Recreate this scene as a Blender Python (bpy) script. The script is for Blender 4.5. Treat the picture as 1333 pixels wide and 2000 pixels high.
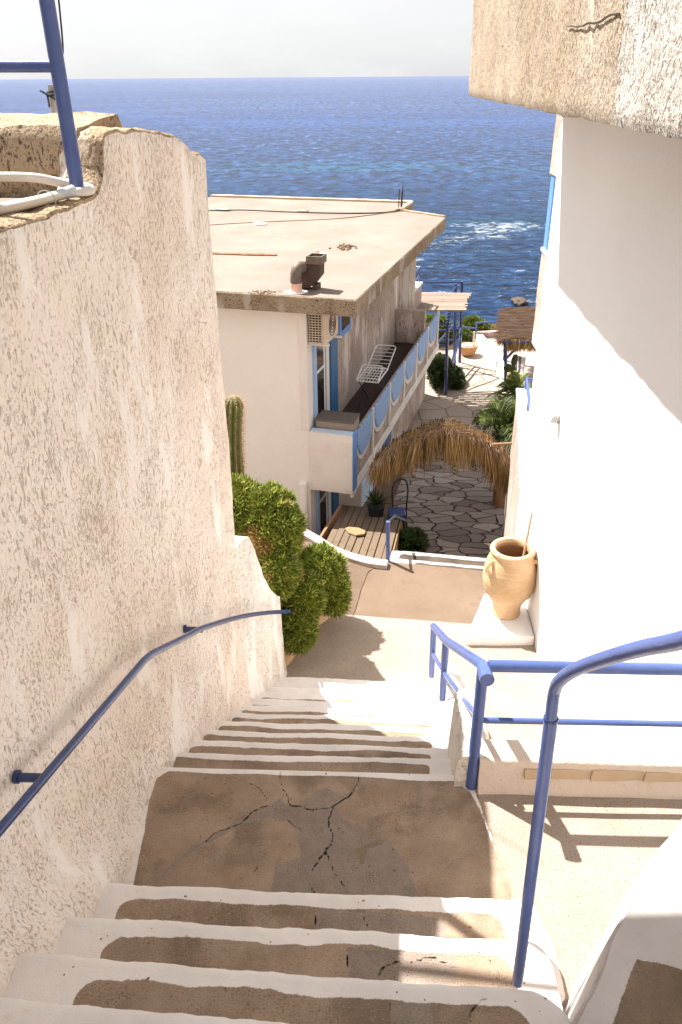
import bpy, bmesh, math, random
import numpy as np
from mathutils import Vector, Matrix, noise
random.seed(7)
rng = np.random.default_rng(7)
R = math.radians
for o in list(bpy.data.objects): bpy.data.objects.remove(o)
sc = bpy.context.scene
COL = sc.collection

# ------------------------------------------------------------------ camera
FPX = 1550.0
PITCH = math.atan(850 / FPX); ROLL = R(.43)
CAM = Vector((0, 0, 2.5))
_f = Vector((0, math.cos(PITCH), -math.sin(PITCH)))
_u0 = Vector((0, math.sin(PITCH), math.cos(PITCH))); _x = Vector((1, 0, 0))
_r = _x * math.cos(ROLL) - _u0 * math.sin(ROLL)
_u = _u0 * math.cos(ROLL) + _x * math.sin(ROLL)
cd = bpy.data.cameras.new('camera'); cam = bpy.data.objects.new('camera', cd); COL.objects.link(cam)
cam.matrix_world = Matrix(((_r.x, _u.x, -_f.x, CAM.x), (_r.y, _u.y, -_f.y, CAM.y), (_r.z, _u.z, -_f.z, CAM.z), (0, 0, 0, 1)))
cd.sensor_fit = 'VERTICAL'; cd.sensor_height = 36; cd.lens = 36 * FPX / 2000
cd.clip_start = .05; cd.clip_end = 90000
sc.camera = cam

# ------------------------------------------------------------------ light
SUN_DIR = Vector((-.62, .56, 1.18)).normalized()          # towards the sun: front left
EL = math.asin(SUN_DIR.z)
w = bpy.data.worlds.new('World'); sc.world = w; w.use_nodes = True
nt = w.node_tree; nt.nodes.clear()
sky = nt.nodes.new('ShaderNodeTexSky'); sky.sky_type = 'NISHITA'; sky.sun_disc = False
sky.sun_elevation = EL; sky.sun_rotation = math.atan2(SUN_DIR.x, SUN_DIR.y)
sky.air_density = 1.0; sky.dust_density = 1.6; sky.ozone_density = .6; sky.altitude = 0
hs = nt.nodes.new('ShaderNodeHueSaturation'); hs.inputs['Saturation'].default_value = .32
tc = nt.nodes.new('ShaderNodeTexCoord')
mp = nt.nodes.new('ShaderNodeMapping'); mp.inputs['Scale'].default_value = (1.2, 1.2, 5)
cl = nt.nodes.new('ShaderNodeTexNoise'); cl.inputs['Scale'].default_value = 3.2; cl.inputs['Detail'].default_value = 7; cl.inputs['Roughness'].default_value = .62
cr = nt.nodes.new('ShaderNodeValToRGB')
cr.color_ramp.elements[0].position = .45; cr.color_ramp.elements[0].color = (0, 0, 0, 1)
cr.color_ramp.elements[1].position = .75; cr.color_ramp.elements[1].color = (.75, .75, .75, 1)
mx = nt.nodes.new('ShaderNodeMix'); mx.data_type = 'RGBA'; mx.inputs['B'].default_value = (3.0, 3.0, 3.0, 1)
bg = nt.nodes.new('ShaderNodeBackground'); bg.inputs['Strength'].default_value = .1
wo = nt.nodes.new('ShaderNodeOutputWorld')
L = nt.links.new
L(sky.outputs[0], hs.inputs['Color']); L(tc.outputs['Generated'], mp.inputs['Vector']); L(mp.outputs[0], cl.inputs['Vector'])
veil = nt.nodes.new('ShaderNodeMix'); veil.data_type = 'RGBA'; veil.inputs['Factor'].default_value = .84; veil.inputs['B'].default_value = (2.25, 2.30, 2.37, 1)   # thin bright overcast haze
L(hs.outputs[0], veil.inputs['A']); L(cl.outputs['Fac'], cr.inputs[0]); L(cr.outputs[0], mx.inputs['Factor']); L(veil.outputs['Result'], mx.inputs['A'])
L(mx.outputs['Result'], bg.inputs[0]); L(bg.outputs[0], wo.inputs[0])
sl = bpy.data.lights.new('sun', 'SUN'); sl.energy = 4.0; sl.angle = R(.53); sl.color = (1, .97, .92)
so = bpy.data.objects.new('sun', sl); COL.objects.link(so)
so.rotation_euler = SUN_DIR.to_track_quat('Z', 'Y').to_euler(); so.location = (-20, 20, 40)
sc.view_settings.view_transform = 'Standard'; sc.view_settings.look = 'None'
sc.view_settings.exposure = 1.76; sc.view_settings.gamma = 1
try:
    sc.cycles.use_denoising = True
    sc.cycles.max_bounces = 8; sc.cycles.diffuse_bounces = 5; sc.cycles.transparent_max_bounces = 8
except Exception: pass

# ------------------------------------------------------------------ helpers
def ray(x, y): return _f + _r * ((x - 666.5) / FPX) + _u * ((1000 - y) / FPX)
def Zp(x, y, z): d = ray(x, y); return CAM + d * ((z - CAM.z) / d.z)       # the place on a level where a sight line lands
def Yp(x, y, Y): d = ray(x, y); return CAM + d * (Y / d.y)
def Pp(x, y, p, n): d = ray(x, y); n = Vector(n); return CAM + d * ((Vector(p) - CAM).dot(n) / d.dot(n))

class MB:
    def __init__(s): s.v = []; s.f = []; s.m = []; s.attr = {}
    def add(s, vs, fs, mi=0, M=None):
        b = len(s.v)
        s.v += [tuple(M @ Vector(p)) if M else tuple(p) for p in vs]
        s.f += [tuple(b + i for i in f) for f in fs]; s.m += [mi] * len(fs)
        return b
    def hexa(s, p, mi=0, M=None):
        s.add(p, [(0, 3, 2, 1), (4, 5, 6, 7), (0, 1, 5, 4), (1, 2, 6, 5), (2, 3, 7, 6), (3, 0, 4, 7)], mi, M)
    def box(s, x0, x1, y0, y1, z0, z1, mi=0, M=None):
        s.hexa([(x0, y0, z0), (x1, y0, z0), (x1, y1, z0), (x0, y1, z0), (x0, y0, z1), (x1, y0, z1), (x1, y1, z1), (x0, y1, z1)], mi, M)
    def prism(s, poly, z0, z1, mi=0, M=None):
        n = len(poly)
        vs = [(p[0], p[1], z0(p) if callable(z0) else z0) for p in poly] + [(p[0], p[1], z1(p) if callable(z1) else z1) for p in poly]
        s.add(vs, [tuple(range(n - 1, -1, -1)), tuple(range(n, 2 * n))] + [(i, (i + 1) % n, n + (i + 1) % n, n + i) for i in range(n)], mi, M)
    def extr(s, poly3, d, mi=0, M=None):                       # a flat outline given its thickness d (a vector)
        n = len(poly3); d = Vector(d)
        vs = [Vector(p) for p in poly3] + [Vector(p) + d for p in poly3]
        s.add(vs, [tuple(range(n - 1, -1, -1)), tuple(range(n, 2 * n))] + [(i, (i + 1) % n, n + (i + 1) % n, n + i) for i in range(n)], mi, M)
    def tube(s, pts, r, seg=12, mi=0, M=None, cap=True, squash=1.0):
        pts = [Vector(p) for p in pts]; n = len(pts)
        rs = r if isinstance(r, (list, tuple)) else [r] * n
        vs = []; up = None
        for i in range(n):
            t = (pts[min(i + 1, n - 1)] - pts[max(i - 1, 0)]).normalized()
            if up is None:
                a = Vector((0, 0, 1)) if abs(t.z) < .9 else Vector((0, 1, 0)); up = (a - t * a.dot(t)).normalized()
            else:
                q = up - t * up.dot(t); up = q.normalized() if q.length > 1e-6 else up
            sd = t.cross(up)
            k = 1.0
            if 0 < i < n - 1:
                c = (pts[i] - pts[i - 1]).normalized().dot((pts[i + 1] - pts[i]).normalized()); k = 1 / max(.6, math.sqrt(max(.01, (1 + c) / 2)))
            for j in range(seg):
                an = 2 * math.pi * j / seg
                vs.append(pts[i] + (up * math.cos(an) * squash + sd * math.sin(an)) * rs[i] * (k if k < 1.3 else 1.3))
        fs = []
        for i in range(n - 1):
            for j in range(seg):
                k = (j + 1) % seg; fs.append((i * seg + j, i * seg + k, (i + 1) * seg + k, (i + 1) * seg + j))
        if cap: fs += [tuple(range(seg - 1, -1, -1)), tuple(range((n - 1) * seg, n * seg))]
        s.add(vs, fs, mi, M)
    def lathe(s, prof, c=(0, 0, 0), seg=32, mi=0, M=None, wob=None):
        vs = []; n = len(prof); c = Vector(c)
        for i, (r, z) in enumerate(prof):
            for j in range(seg):
                a = 2 * math.pi * j / seg; q = wob(r, z, a) if wob else r
                vs.append(c + Vector((q * math.cos(a), q * math.sin(a), z)))
        fs = [(i * seg + j, i * seg + (j + 1) % seg, (i + 1) * seg + (j + 1) % seg, (i + 1) * seg + j) for i in range(n - 1) for j in range(seg)]
        fs += [tuple(range(seg - 1, -1, -1)), tuple(range((n - 1) * seg, n * seg))]
        s.add(vs, fs, mi, M)
    def grid(s, fn, nu, nv, mi=0):
        vs = [fn(i / nu, j / nv) for i in range(nu + 1) for j in range(nv + 1)]
        s.add(vs, [(i * (nv + 1) + j, (i + 1) * (nv + 1) + j, (i + 1) * (nv + 1) + j + 1, i * (nv + 1) + j + 1) for i in range(nu) for j in range(nv)], mi)
    def build(s, name, mats, parent=None, smooth=None, bevel=0, seg=2, recalc=True, rough=None, attrs=None):
        me = bpy.data.meshes.new(name)
        mats = mats if isinstance(mats, (list, tuple)) else [mats]
        me.from_pydata(s.v, [], s.f)
        for m in mats: me.materials.append(m)
        if len(mats) > 1: me.polygons.foreach_set('material_index', s.m)
        if recalc or rough or bevel:
            bm = bmesh.new(); bm.from_mesh(me)
            if recalc: bmesh.ops.recalc_face_normals(bm, faces=bm.faces)
            if bevel:
                ed = [e for e in bm.edges if len(e.link_faces) == 2 and e.calc_face_angle(0) > .5]
                bmesh.ops.bevel(bm, geom=ed, offset=bevel, segments=seg, profile=.5, affect='EDGES', clamp_overlap=True)
            if rough:
                size, amp, fr = rough
                for _ in range(7):
                    le = [e for e in bm.edges if e.calc_length() > size * 1.5]
                    if not le: break
                    bmesh.ops.subdivide_edges(bm, edges=le, cuts=1, use_grid_fill=True)
                bmesh.ops.triangulate(bm, faces=[f for f in bm.faces if len(f.verts) > 4])
                for v in bm.verts:
                    v.co += noise.noise_vector(v.co * fr) * amp + noise.noise_vector(v.co * fr * 4.3) * amp * .35
            bm.to_mesh(me); bm.free()
        o = bpy.data.objects.new(name, me); COL.objects.link(o)
        if smooth is not None:
            me.polygons.foreach_set('use_smooth', [True] * len(me.polygons))
            me.set_sharp_from_angle(angle=R(smooth))
        if parent is not None:
            o.parent = parent
            if parent.type == 'EMPTY': o.matrix_parent_inverse = Matrix.Translation(-parent.location)
            elif parent.parent is None: o.matrix_parent_inverse = Matrix.Translation(-parent.location)
        else:
            n = len(me.vertices); a = np.empty(n * 3); me.vertices.foreach_get('co', a); a = a.reshape(-1, 3)
            c = Vector(((a[:, 0].min() + a[:, 0].max()) / 2, (a[:, 1].min() + a[:, 1].max()) / 2, a[:, 2].min()))
            me.transform(Matrix.Translation(-c)); o.location = c
        return o

def tag(o, label=None, cat=None, group=None, kind=None):
    if label: o['label'] = label
    if cat: o['category'] = cat
    if group: o['group'] = group
    if kind: o['kind'] = kind
    return o
def thing(name, loc, label, cat, group=None):
    o = bpy.data.objects.new(name, None); COL.objects.link(o); o.location = loc; o.empty_display_size = .1
    return tag(o, label, cat, group)
def dup(root, loc, label=None, rz=0, scale=None):
    r = root.copy(); COL.objects.link(r); r.location = loc; r.rotation_euler = (0, 0, rz)
    if scale: r.scale = (scale,) * 3
    if label: r['label'] = label
    for ch in list(root.children):
        c = ch.copy(); COL.objects.link(c); c.parent = r; c.matrix_parent_inverse = ch.matrix_parent_inverse.copy()
        for g in list(ch.children):
            d = g.copy(); COL.objects.link(d); d.parent = c; d.matrix_parent_inverse = g.matrix_parent_inverse.copy()
    return r
def arc(a, b, c, n=8):                                          # a smooth bend from a to c round b
    a, b, c = Vector(a), Vector(b), Vector(c)
    return [a * (1 - t) ** 2 + b * 2 * t * (1 - t) + c * t * t for t in [i / n for i in range(n + 1)]]
def wig(p0, p1, n, amp, seed=0):
    p0, p1 = Vector(p0), Vector(p1)
    return [p0.lerp(p1, i / n) + noise.noise_vector(Vector((i * .7 + seed, seed * 3.1, 0))) * amp * (0 if i in (0, n) else 1) for i in range(n + 1)]

# ------------------------------------------------------------------ materials
def N(nt, t, **kw):
    n = nt.nodes.new(t)
    for k, v in kw.items():
        if k in n.inputs: n.inputs[k].default_value = v
        else: setattr(n, k, v)
    return n
def newmat(name, rough=.8, spec=.3):
    m = bpy.data.materials.new(name); m.use_nodes = True; nt = m.node_tree
    b = nt.nodes['Principled BSDF']; b.inputs['Roughness'].default_value = rough; b.inputs['Specular IOR Level'].default_value = spec
    return m, nt, b
def coord(nt, scale=(1, 1, 1)):
    t = N(nt, 'ShaderNodeTexCoord'); mp = N(nt, 'ShaderNodeMapping'); mp.inputs['Scale'].default_value = scale
    nt.links.new(t.outputs['Object'], mp.inputs['Vector']); return mp.outputs[0]
def nz(nt, vec, scale, detail=5, rough=.55, dist=0):
    n = N(nt, 'ShaderNodeTexNoise'); n.inputs['Scale'].default_value = scale; n.inputs['Detail'].default_value = detail
    n.inputs['Roughness'].default_value = rough; n.inputs['Distortion'].default_value = dist
    nt.links.new(vec, n.inputs['Vector']); return n.outputs['Fac']
def ramp(nt, fac, *st):
    r = N(nt, 'ShaderNodeValToRGB'); e = r.color_ramp.elements
    while len(e) < len(st): e.new(.5)
    for i, (p, c) in enumerate(st):
        e[i].position = p; e[i].color = (*c, 1) if isinstance(c, tuple) else (c, c, c, 1)
    nt.links.new(fac, r.inputs[0]); return r.outputs[0]
def mix(nt, fac, a, b, mode='MIX'):
    m = N(nt, 'ShaderNodeMix'); m.data_type = 'RGBA'; m.blend_type = mode
    for k, x in (('Factor', fac), ('A', a), ('B', b)):
        s = [i for i in m.inputs if i.name == k and (i.type == 'RGBA' if k != 'Factor' else i.type == 'VALUE')][0]
        if isinstance(x, (int, float)): s.default_value = x
        elif isinstance(x, tuple): s.default_value = (*x, 1)
        else: nt.links.new(x, s)
    return [o for o in m.outputs if o.type == 'RGBA'][0]
def mth(nt, op, a, b=0.0, c=None):
    m = N(nt, 'ShaderNodeMath'); m.operation = op
    for i, x in enumerate((a, b, c)):
        if x is None: continue
        if isinstance(x, (int, float)): m.inputs[i].default_value = x
        else: nt.links.new(x, m.inputs[i])
    return m.outputs[0]
def smooth(nt, x, lo, hi):
    m = N(nt, 'ShaderNodeMapRange'); m.interpolation_type = 'SMOOTHSTEP'
    m.inputs['From Min'].default_value = lo; m.inputs['From Max'].default_value = hi
    nt.links.new(x, m.inputs['Value']); return m.outputs[0]
def bump(nt, b, h, dist, strength=1.0):
    n = N(nt, 'ShaderNodeBump'); n.inputs['Distance'].default_value = dist; n.inputs['Strength'].default_value = strength
    nt.links.new(h, n.inputs['Height']); nt.links.new(n.outputs[0], b.inputs['Normal']); return n
def col(nt, b, c): nt.links.new(c, b.inputs['Base Color'])

def stucco(name, base, worn, pit, white, sc_=1.0, pitamt=.5, bumpd=.006, vert=.35, whitecut=.58, streak=.5):
    """rough dragged plaster: vertical drag, brown pits, smooth white daubs"""
    m, nt, b = newmat(name, .9, .15)
    v = coord(nt, (1, 1, vert)); v1 = coord(nt)
    a = nz(nt, v1, 1.1 * sc_, 5, .6); c = mix(nt, ramp(nt, a, (.35, 0.), (.68, 1.)), base, worn)
    st = nz(nt, coord(nt, (1, 1, .12)), 9 * sc_, 6, .65); c = mix(nt, mth(nt, 'MULTIPLY', smooth(nt, st, .5, .72), streak), c, worn)
    g = nz(nt, v, 95 * sc_, 3, .6)                                    # grain
    g2 = nz(nt, v, 70 * sc_, 4, .62)
    dens = nz(nt, v1, 2.7 * sc_, 4, .6)
    pits = mth(nt, 'ADD', g2, mth(nt, 'MULTIPLY', mth(nt, 'SUBTRACT', dens, .5), .32))
    pm0 = smooth(nt, pits, .59, .68)
    g3 = nz(nt, coord(nt, (1, 1, .55)), 135 * sc_, 3, .65); pm1 = smooth(nt, mth(nt, 'ADD', g3, mth(nt, 'MULTIPLY', mth(nt, 'SUBTRACT', nz(nt, v1, 4.5 * sc_, 4, .6), .5), .30)), .56, .66)
    pm = mth(nt, 'MAXIMUM', pm0, mth(nt, 'MULTIPLY', pm1, .75))
    c = mix(nt, mth(nt, 'MULTIPLY', pm, pitamt), c, pit)
    c = mix(nt, mth(nt, 'MULTIPLY', smooth(nt, g, .48, .75), .20), c, pit)
    wn = nz(nt, coord(nt, (1, 1, .3)), 5 * sc_, 6, .62)
    wm = smooth(nt, wn, whitecut - .02, whitecut + .09)
    c = mix(nt, mth(nt, 'MULTIPLY', wm, .5), c, white); col(nt, b, c)
    h = mth(nt, 'SUBTRACT', mth(nt, 'MULTIPLY', g, .5), mth(nt, 'MULTIPLY', pm, .9))
    h = mth(nt, 'ADD', h, mth(nt, 'MULTIPLY', g2, -1.1)); h = mth(nt, 'MULTIPLY', h, mth(nt, 'SUBTRACT', 1.15, wm))
    bump(nt, b, h, bumpd); return m
def plaster(name, c1, c2, s=2.0, bd=.002, spk=None, rough=.75, spkamt=.5):
    m, nt, b = newmat(name, rough, .25); v = coord(nt)
    a = nz(nt, v, s, 6, .6); c = mix(nt, ramp(nt, a, (.35, 0.), (.7, 1.)), c1, c2)
    f = nz(nt, v, 60, 4, .6)
    if spk: c = mix(nt, mth(nt, 'MULTIPLY', smooth(nt, f, .6, .7), spkamt), c, spk)
    col(nt, b, c); bump(nt, b, mth(nt, 'ADD', f, mth(nt, 'MULTIPLY', nz(nt, v, 9, 4), 2.0)), bd); return m
def paint(name, c, c2=None, rough=.38, chip=None, s=14, amt=.0):
    m, nt, b = newmat(name, rough, .5); v = coord(nt)
    k = mix(nt, ramp(nt, nz(nt, v, s, 5), (.35, 0.), (.7, 1.)), c, c2 or tuple(x * 1.25 for x in c))
    if chip: k = mix(nt, smooth(nt, nz(nt, v, 85, 6, .72), .68 - amt, .70 - amt), k, chip)
    col(nt, b, k); bump(nt, b, nz(nt, v, 90, 4), .0012); return m
def concrete(name, c1, c2, dark, s=1.5, spk=.35, bd=.003):
    m, nt, b = newmat(name, .92, .15); v = coord(nt)
    c = mix(nt, ramp(nt, nz(nt, v, s, 7, .62), (.32, 0.), (.7, 1.)), c1, c2)
    c = mix(nt, mth(nt, 'MULTIPLY', smooth(nt, nz(nt, v, s * 3.7, 6, .7), .56, .72), .35), c, dark)
    f = nz(nt, v, 130, 3, .7); c = mix(nt, mth(nt, 'MULTIPLY', smooth(nt, f, .58, .7), spk), c, dark)
    col(nt, b, c); bump(nt, b, mth(nt, 'ADD', f, mth(nt, 'MULTIPLY', nz(nt, v, 22, 4), 1.6)), bd); return m
def stairmat(name, white, c1, c2, dark, patchc):
    m, nt, b = newmat(name, .9, .18); v = coord(nt)
    def at(n):
        a = N(nt, 'ShaderNodeAttribute'); a.attribute_name = n; return a.outputs['Fac']
    n1 = nz(nt, v, 26, 5, .65); n2 = nz(nt, v, 230, 2, .6); n3 = nz(nt, v, 4, 5, .6)
    con = mix(nt, ramp(nt, nz(nt, v, 5.5, 7, .66), (.33, 0.), (.68, 1.)), c1, c2)
    con = mix(nt, mth(nt, 'MULTIPLY', smooth(nt, n3, .48, .64), .7), con, tuple(x * .66 for x in c1))
    pt = mix(nt, ramp(nt, nz(nt, v, 12, 6, .65), (.35, 0.), (.7, 1.)), patchc, tuple(x * 1.3 for x in patchc))
    pw = mth(nt, 'ADD', at('patch'), mth(nt, 'MULTIPLY', mth(nt, 'SUBTRACT', n1, .5), .03))
    con = mix(nt, smooth(nt, pw, -.003, .003), con, pt)
    con = mix(nt, mth(nt, 'MULTIPLY', smooth(nt, n2, .56, .68), mth(nt, 'ADD', .25, mth(nt, 'MULTIPLY', smooth(nt, nz(nt, v, 9, 4), .42, .62), .5))), con, dark)
    con = mix(nt, mth(nt, 'MULTIPLY', smooth(nt, n2, .40, .30), .35), con, tuple(min(1, x * 1.7) for x in c2))
    ck = mth(nt, 'ADD', at('crack'), mth(nt, 'MULTIPLY', mth(nt, 'SUBTRACT', n1, .5), .012))
    cm = smooth(nt, ck, .0036, .0008); con = mix(nt, mth(nt, 'MULTIPLY', cm, .95), con, tuple(x * .12 for x in dark))
    wh = mix(nt, ramp(nt, n3, (.38, 0.), (.66, 1.)), white, tuple(x * .86 for x in white))
    wh = mix(nt, mth(nt, 'MULTIPLY', smooth(nt, nz(nt, v, 17, 6, .7), .58, .72), .4), wh, (white[0] * .8, white[1] * .74, white[2] * .66))
    wh = mix(nt, smooth(nt, nz(nt, v, 34, 4, .7), .735, .75), wh, c1)
    p = mth(nt, 'ADD', at('paint'), mth(nt, 'MULTIPLY', mth(nt, 'SUBTRACT', n1, .5), .010))
    p = mth(nt, 'ADD', p, mth(nt, 'MULTIPLY', mth(nt, 'SUBTRACT', n2, .5), .008))
    pm = smooth(nt, p, -.0015, .0015); col(nt, b, mix(nt, pm, con, wh))
    h = mth(nt, 'ADD', mth(nt, 'MULTIPLY', n2, mth(nt, 'SUBTRACT', 1.0, mth(nt, 'MULTIPLY', pm, .7))), mth(nt, 'MULTIPLY', n1, .9))
    h = mth(nt, 'SUBTRACT', h, mth(nt, 'MULTIPLY', cm, 2.0)); h = mth(nt, 'ADD', h, mth(nt, 'MULTIPLY', pm, .4))
    bump(nt, b, h, .004); return m
def flagstone(name, c1, c2, mortar, s, jw=.05, warp=.25, bd=.02, an=(1, 1, 1)):
    m, nt, b = newmat(name, .85, .2); v = coord(nt, an)
    wn = N(nt, 'ShaderNodeTexNoise'); wn.inputs['Scale'].default_value = s * .9; nt.links.new(v, wn.inputs['Vector'])
    vm = N(nt, 'ShaderNodeVectorMath'); vm.operation = 'MULTIPLY_ADD'; vm.inputs[1].default_value = (warp / s, warp / s, 0)
    nt.links.new(wn.outputs['Color'], vm.inputs[0]); nt.links.new(v, vm.inputs[2])
    wn.inputs['Detail'].default_value = 1.0; a = N(nt, 'ShaderNodeTexVoronoi'); a.voronoi_dimensions = '2D'; a.feature = 'DISTANCE_TO_EDGE'; a.inputs['Scale'].default_value = s
    f = N(nt, 'ShaderNodeTexVoronoi'); f.voronoi_dimensions = '2D'; f.inputs['Scale'].default_value = s
    nt.links.new(vm.outputs[0], a.inputs['Vector']); nt.links.new(vm.outputs[0], f.inputs['Vector'])
    c = mix(nt, f.outputs['Color'], c1, c2)
    sep = N(nt, 'ShaderNodeSeparateColor'); nt.links.new(f.outputs['Color'], sep.inputs[0])
    c = mix(nt, sep.outputs[0], c1, c2)
    c = mix(nt, mth(nt, 'MULTIPLY', smooth(nt, nz(nt, v, 14, 6, .65), .42, .72), .45), c, tuple(x * .6 for x in c1))
    e = smooth(nt, mth(nt, 'ADD', a.outputs['Distance'], mth(nt, 'MULTIPLY', mth(nt, 'SUBTRACT', nz(nt, v, 30, 4), .5), .05)), jw * .6, jw)
    col(nt, b, mix(nt, e, mortar, c)); bump(nt, b, mth(nt, 'ADD', e, mth(nt, 'MULTIPLY', nz(nt, v, 40, 5), .35)), bd); return m
def leafmat(name, c1, c2, c3=None, trans=.25):
    m, nt, b = newmat(name, .5, .35)
    g = N(nt, 'ShaderNodeNewGeometry')
    st = [(0., c1), (.75, c2)] + ([(1., c3)] if c3 else [])
    col(nt, b, ramp(nt, g.outputs['Random Per Island'], *st))
    try:
        tr = N(nt, 'ShaderNodeBsdfTranslucent'); ms = N(nt, 'ShaderNodeMixShader'); ms.inputs[0].default_value = trans
        nt.links.new(b.inputs['Base Color'].links[0].from_socket, tr.inputs['Color'])
        out = nt.nodes['Material Output']; nt.links.new(b.outputs[0], ms.inputs[1]); nt.links.new(tr.outputs[0], ms.inputs[2]); nt.links.new(ms.outputs[0], out.inputs[0])
    except Exception: pass
    return m
def woodmat(name, c1, c2, dark, axis=1):
    m, nt, b = newmat(name, .85, .2)
    s = [30, 30, 30]; s[axis] = 2.0; v = coord(nt, tuple(s)); g = N(nt, 'ShaderNodeNewGeometry')
    c = mix(nt, ramp(nt, g.outputs['Random Per Island'], (0., 0.), (1., 1.)), c1, c2)
    n = nz(nt, v, 2.2, 6, .65); c = mix(nt, mth(nt, 'MULTIPLY', smooth(nt, n, .45, .75), .6), c, dark)
    c = mix(nt, mth(nt, 'MULTIPLY', smooth(nt, nz(nt, coord(nt), 5, 4), .5, .7), .3), c, dark)
    col(nt, b, c); bump(nt, b, n, .003); return m

M = {}
M['stucco_left'] = stucco('stucco_left', (.89, .815, .745), (.80, .685, .58), (.53, .345, .205), (.91, .88, .85), 1.0, .46, .0042, .42, .56, .45)
M['stucco_sun'] = stucco('stucco_sun', (.55, .42, .29), (.42, .29, .17), (.17, .10, .05), (.60, .50, .40), 1.1, .9, .012)
M['stucco_over'] = stucco('stucco_over', (.54, .45, .355), (.44, .335, .235), (.21, .14, .085), (.60, .53, .45), 1.15, .6, .016, .45, .62, .5)
M['stucco_over_white'] = stucco('stucco_over_white', (.62, .57, .52), (.50, .44, .38), (.26, .2, .15), (.72, .68, .64), .8, .6, .02, .5, .56, .3)
M['stucco_far'] = stucco('stucco_far', (.60, .49, .425), (.42, .32, .265), (.20, .14, .105), (.72, .65, .60), .6, .55, .014, .3, .54, .8)
M['slab_edge'] = stucco('slab_edge', (.40, .31, .22), (.30, .21, .12), (.10, .07, .05), (.46, .42, .38), .7, .9, .012, .9, .54)
M['white_wall'] = plaster('white_wall', (.84, .83, .82), (.80, .785, .775), 1.2, .0015)
M['white_far'] = plaster('white_far', (.86, .81, .775), (.81, .75, .71), .8, .003, (.5, .36, .26), .85, .25)
M['white_rough'] = stucco('white_rough', (.84, .79, .73), (.80, .72, .63), (.5, .36, .24), (.86, .83, .79), .9, .25, .007, .8, .52, .25)
M['roof'] = concrete('roof', (.235, .18, .148), (.30, .24, .20), (.15, .105, .08), .9, .35, .005)
M['stair'] = stairmat('stair', (.86, .80, .755), (.285, .203, .142), (.42, .315, .228), (.075, .048, .032), (.25, .198, .16))
M['slab'] = concrete('slab', (.155, .108, .075), (.205, .148, .105), (.12, .07, .04), 1.6, .35, .003)
M['slab_old'] = concrete('slab_old', (.13, .088, .06), (.17, .12, .085), (.07, .045, .03), 3, .4, .004)
M['pave'] = concrete('pave', (.40, .325, .265), (.47, .39, .325), (.22, .15, .11), 1.2, .35, .003)
M['blue'] = paint('blue', (.066, .102, .262), (.082, .122, .305), .26, (.34, .33, .36), 14, -.005)
M['blue_dark'] = paint('blue_dark', (.024, .042, .135), (.036, .058, .175), .2, (.3, .3, .34), 14, -.005)
M['blue_light'] = paint('blue_light', (.30, .46, .72), (.36, .52, .78), .6, (.6, .62, .66), 10, .0)
M['blue_mid'] = paint('blue_mid', (.10, .24, .60), (.13, .29, .66), .55)
M['blue_deep'] = paint('blue_deep', (.02, .10, .24), (.03, .14, .30), .5)
M['blue_pale'] = paint('blue_pale', (.52, .62, .78), (.58, .68, .82), .6, (.7, .68, .66), 8, .0)
M['brick'] = concrete('brick', (.50, .37, .245), (.58, .45, .32), (.36, .23, .13), 4, .3, .003)
M['terracotta'] = concrete('terracotta', (.47, .245, .105), (.56, .33, .165), (.34, .16, .06), 3, .15, .003)
M['terracotta_in'] = concrete('terracotta_in', (.30, .17, .09), (.36, .21, .11), (.18, .1, .05), 3, .2, .003)
M['flag_shade'] = flagstone('flag_shade', (.44, .355, .305), (.17, .13, .115), (.06, .042, .035), 3.1, .055, .9, .02, (.78, 1.25, 1))  # shaded stretch of paving, shade put into darker stone and joint colours
M['flag_sun'] = flagstone('flag_sun', (.44, .355, .29), (.37, .29, .23), (.24, .17, .12), 1.5, .03)  # sunlit stretch of the same paving, toned paler
M['deck'] = woodmat('deck', (.13, .092, .060), (.235, .172, .118), (.055, .036, .022))
M['deck_x'] = woodmat('deck_x', (.22, .15, .085), (.27, .185, .11), (.11, .07, .04), 2)
M['slat'] = woodmat('slat', (.30, .22, .17), (.40, .31, .25), (.16, .11, .08), 0)
M['wood_brown'] = woodmat('wood_brown', (.22, .12, .065), (.30, .17, .09), (.1, .055, .03), 2)
M['stick'] = woodmat('stick', (.34, .20, .12), (.38, .24, .15), (.2, .11, .06), 2)
M['hose'] = paint('hose', (.62, .56, .48), (.68, .62, .55), .55, (.35, .28, .2), 10, -.03)
M['hose_grey'] = paint('hose_grey', (.50, .52, .54), (.56, .58, .6), .5, (.3, .28, .26), 10, -.02)
M['rust'] = paint('rust', (.045, .026, .018), (.085, .045, .028), .75, (.05, .03, .02), 9, .05)
M['rust_light'] = paint('rust_light', (.115, .08, .06), (.16, .115, .088), .6, (.12, .07, .04), 9, .02)
M['pvc'] = paint('pvc', (.66, .40, .30), (.70, .45, .35), .5)
M['black'] = paint('black', (.012, .012, .014), (.02, .02, .022), .6)
M['glass'] = newmat('glass', .08, .6)[0]; M['glass'].node_tree.nodes['Principled BSDF'].inputs['Base Color'].default_value = (.02, .016, .014, 1)
M['white_metal'] = paint('white_metal', (.72, .70, .68), (.76, .74, .72), .4)
M['grey_metal'] = paint('grey_metal', (.30, .29, .28), (.36, .35, .33), .4)
M['ac'] = paint('ac', (.58, .47, .36), (.64, .53, .41), .5, (.36, .25, .16), 8, .0)
M['box_brown'] = paint('box_brown', (.12, .09, .075), (.15, .115, .095), .7)
M['box_tan'] = paint('box_tan', (.30, .235, .19), (.34, .27, .22), .7)
M['balcony_floor'] = concrete('balcony_floor', (.055, .038, .034), (.08, .055, .05), (.03, .02, .02), 2, .3, .002)
M['leaf_bush'] = leafmat('leaf_bush', (.08, .115, .012), (.22, .255, .03), (.46, .45, .10))
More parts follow.
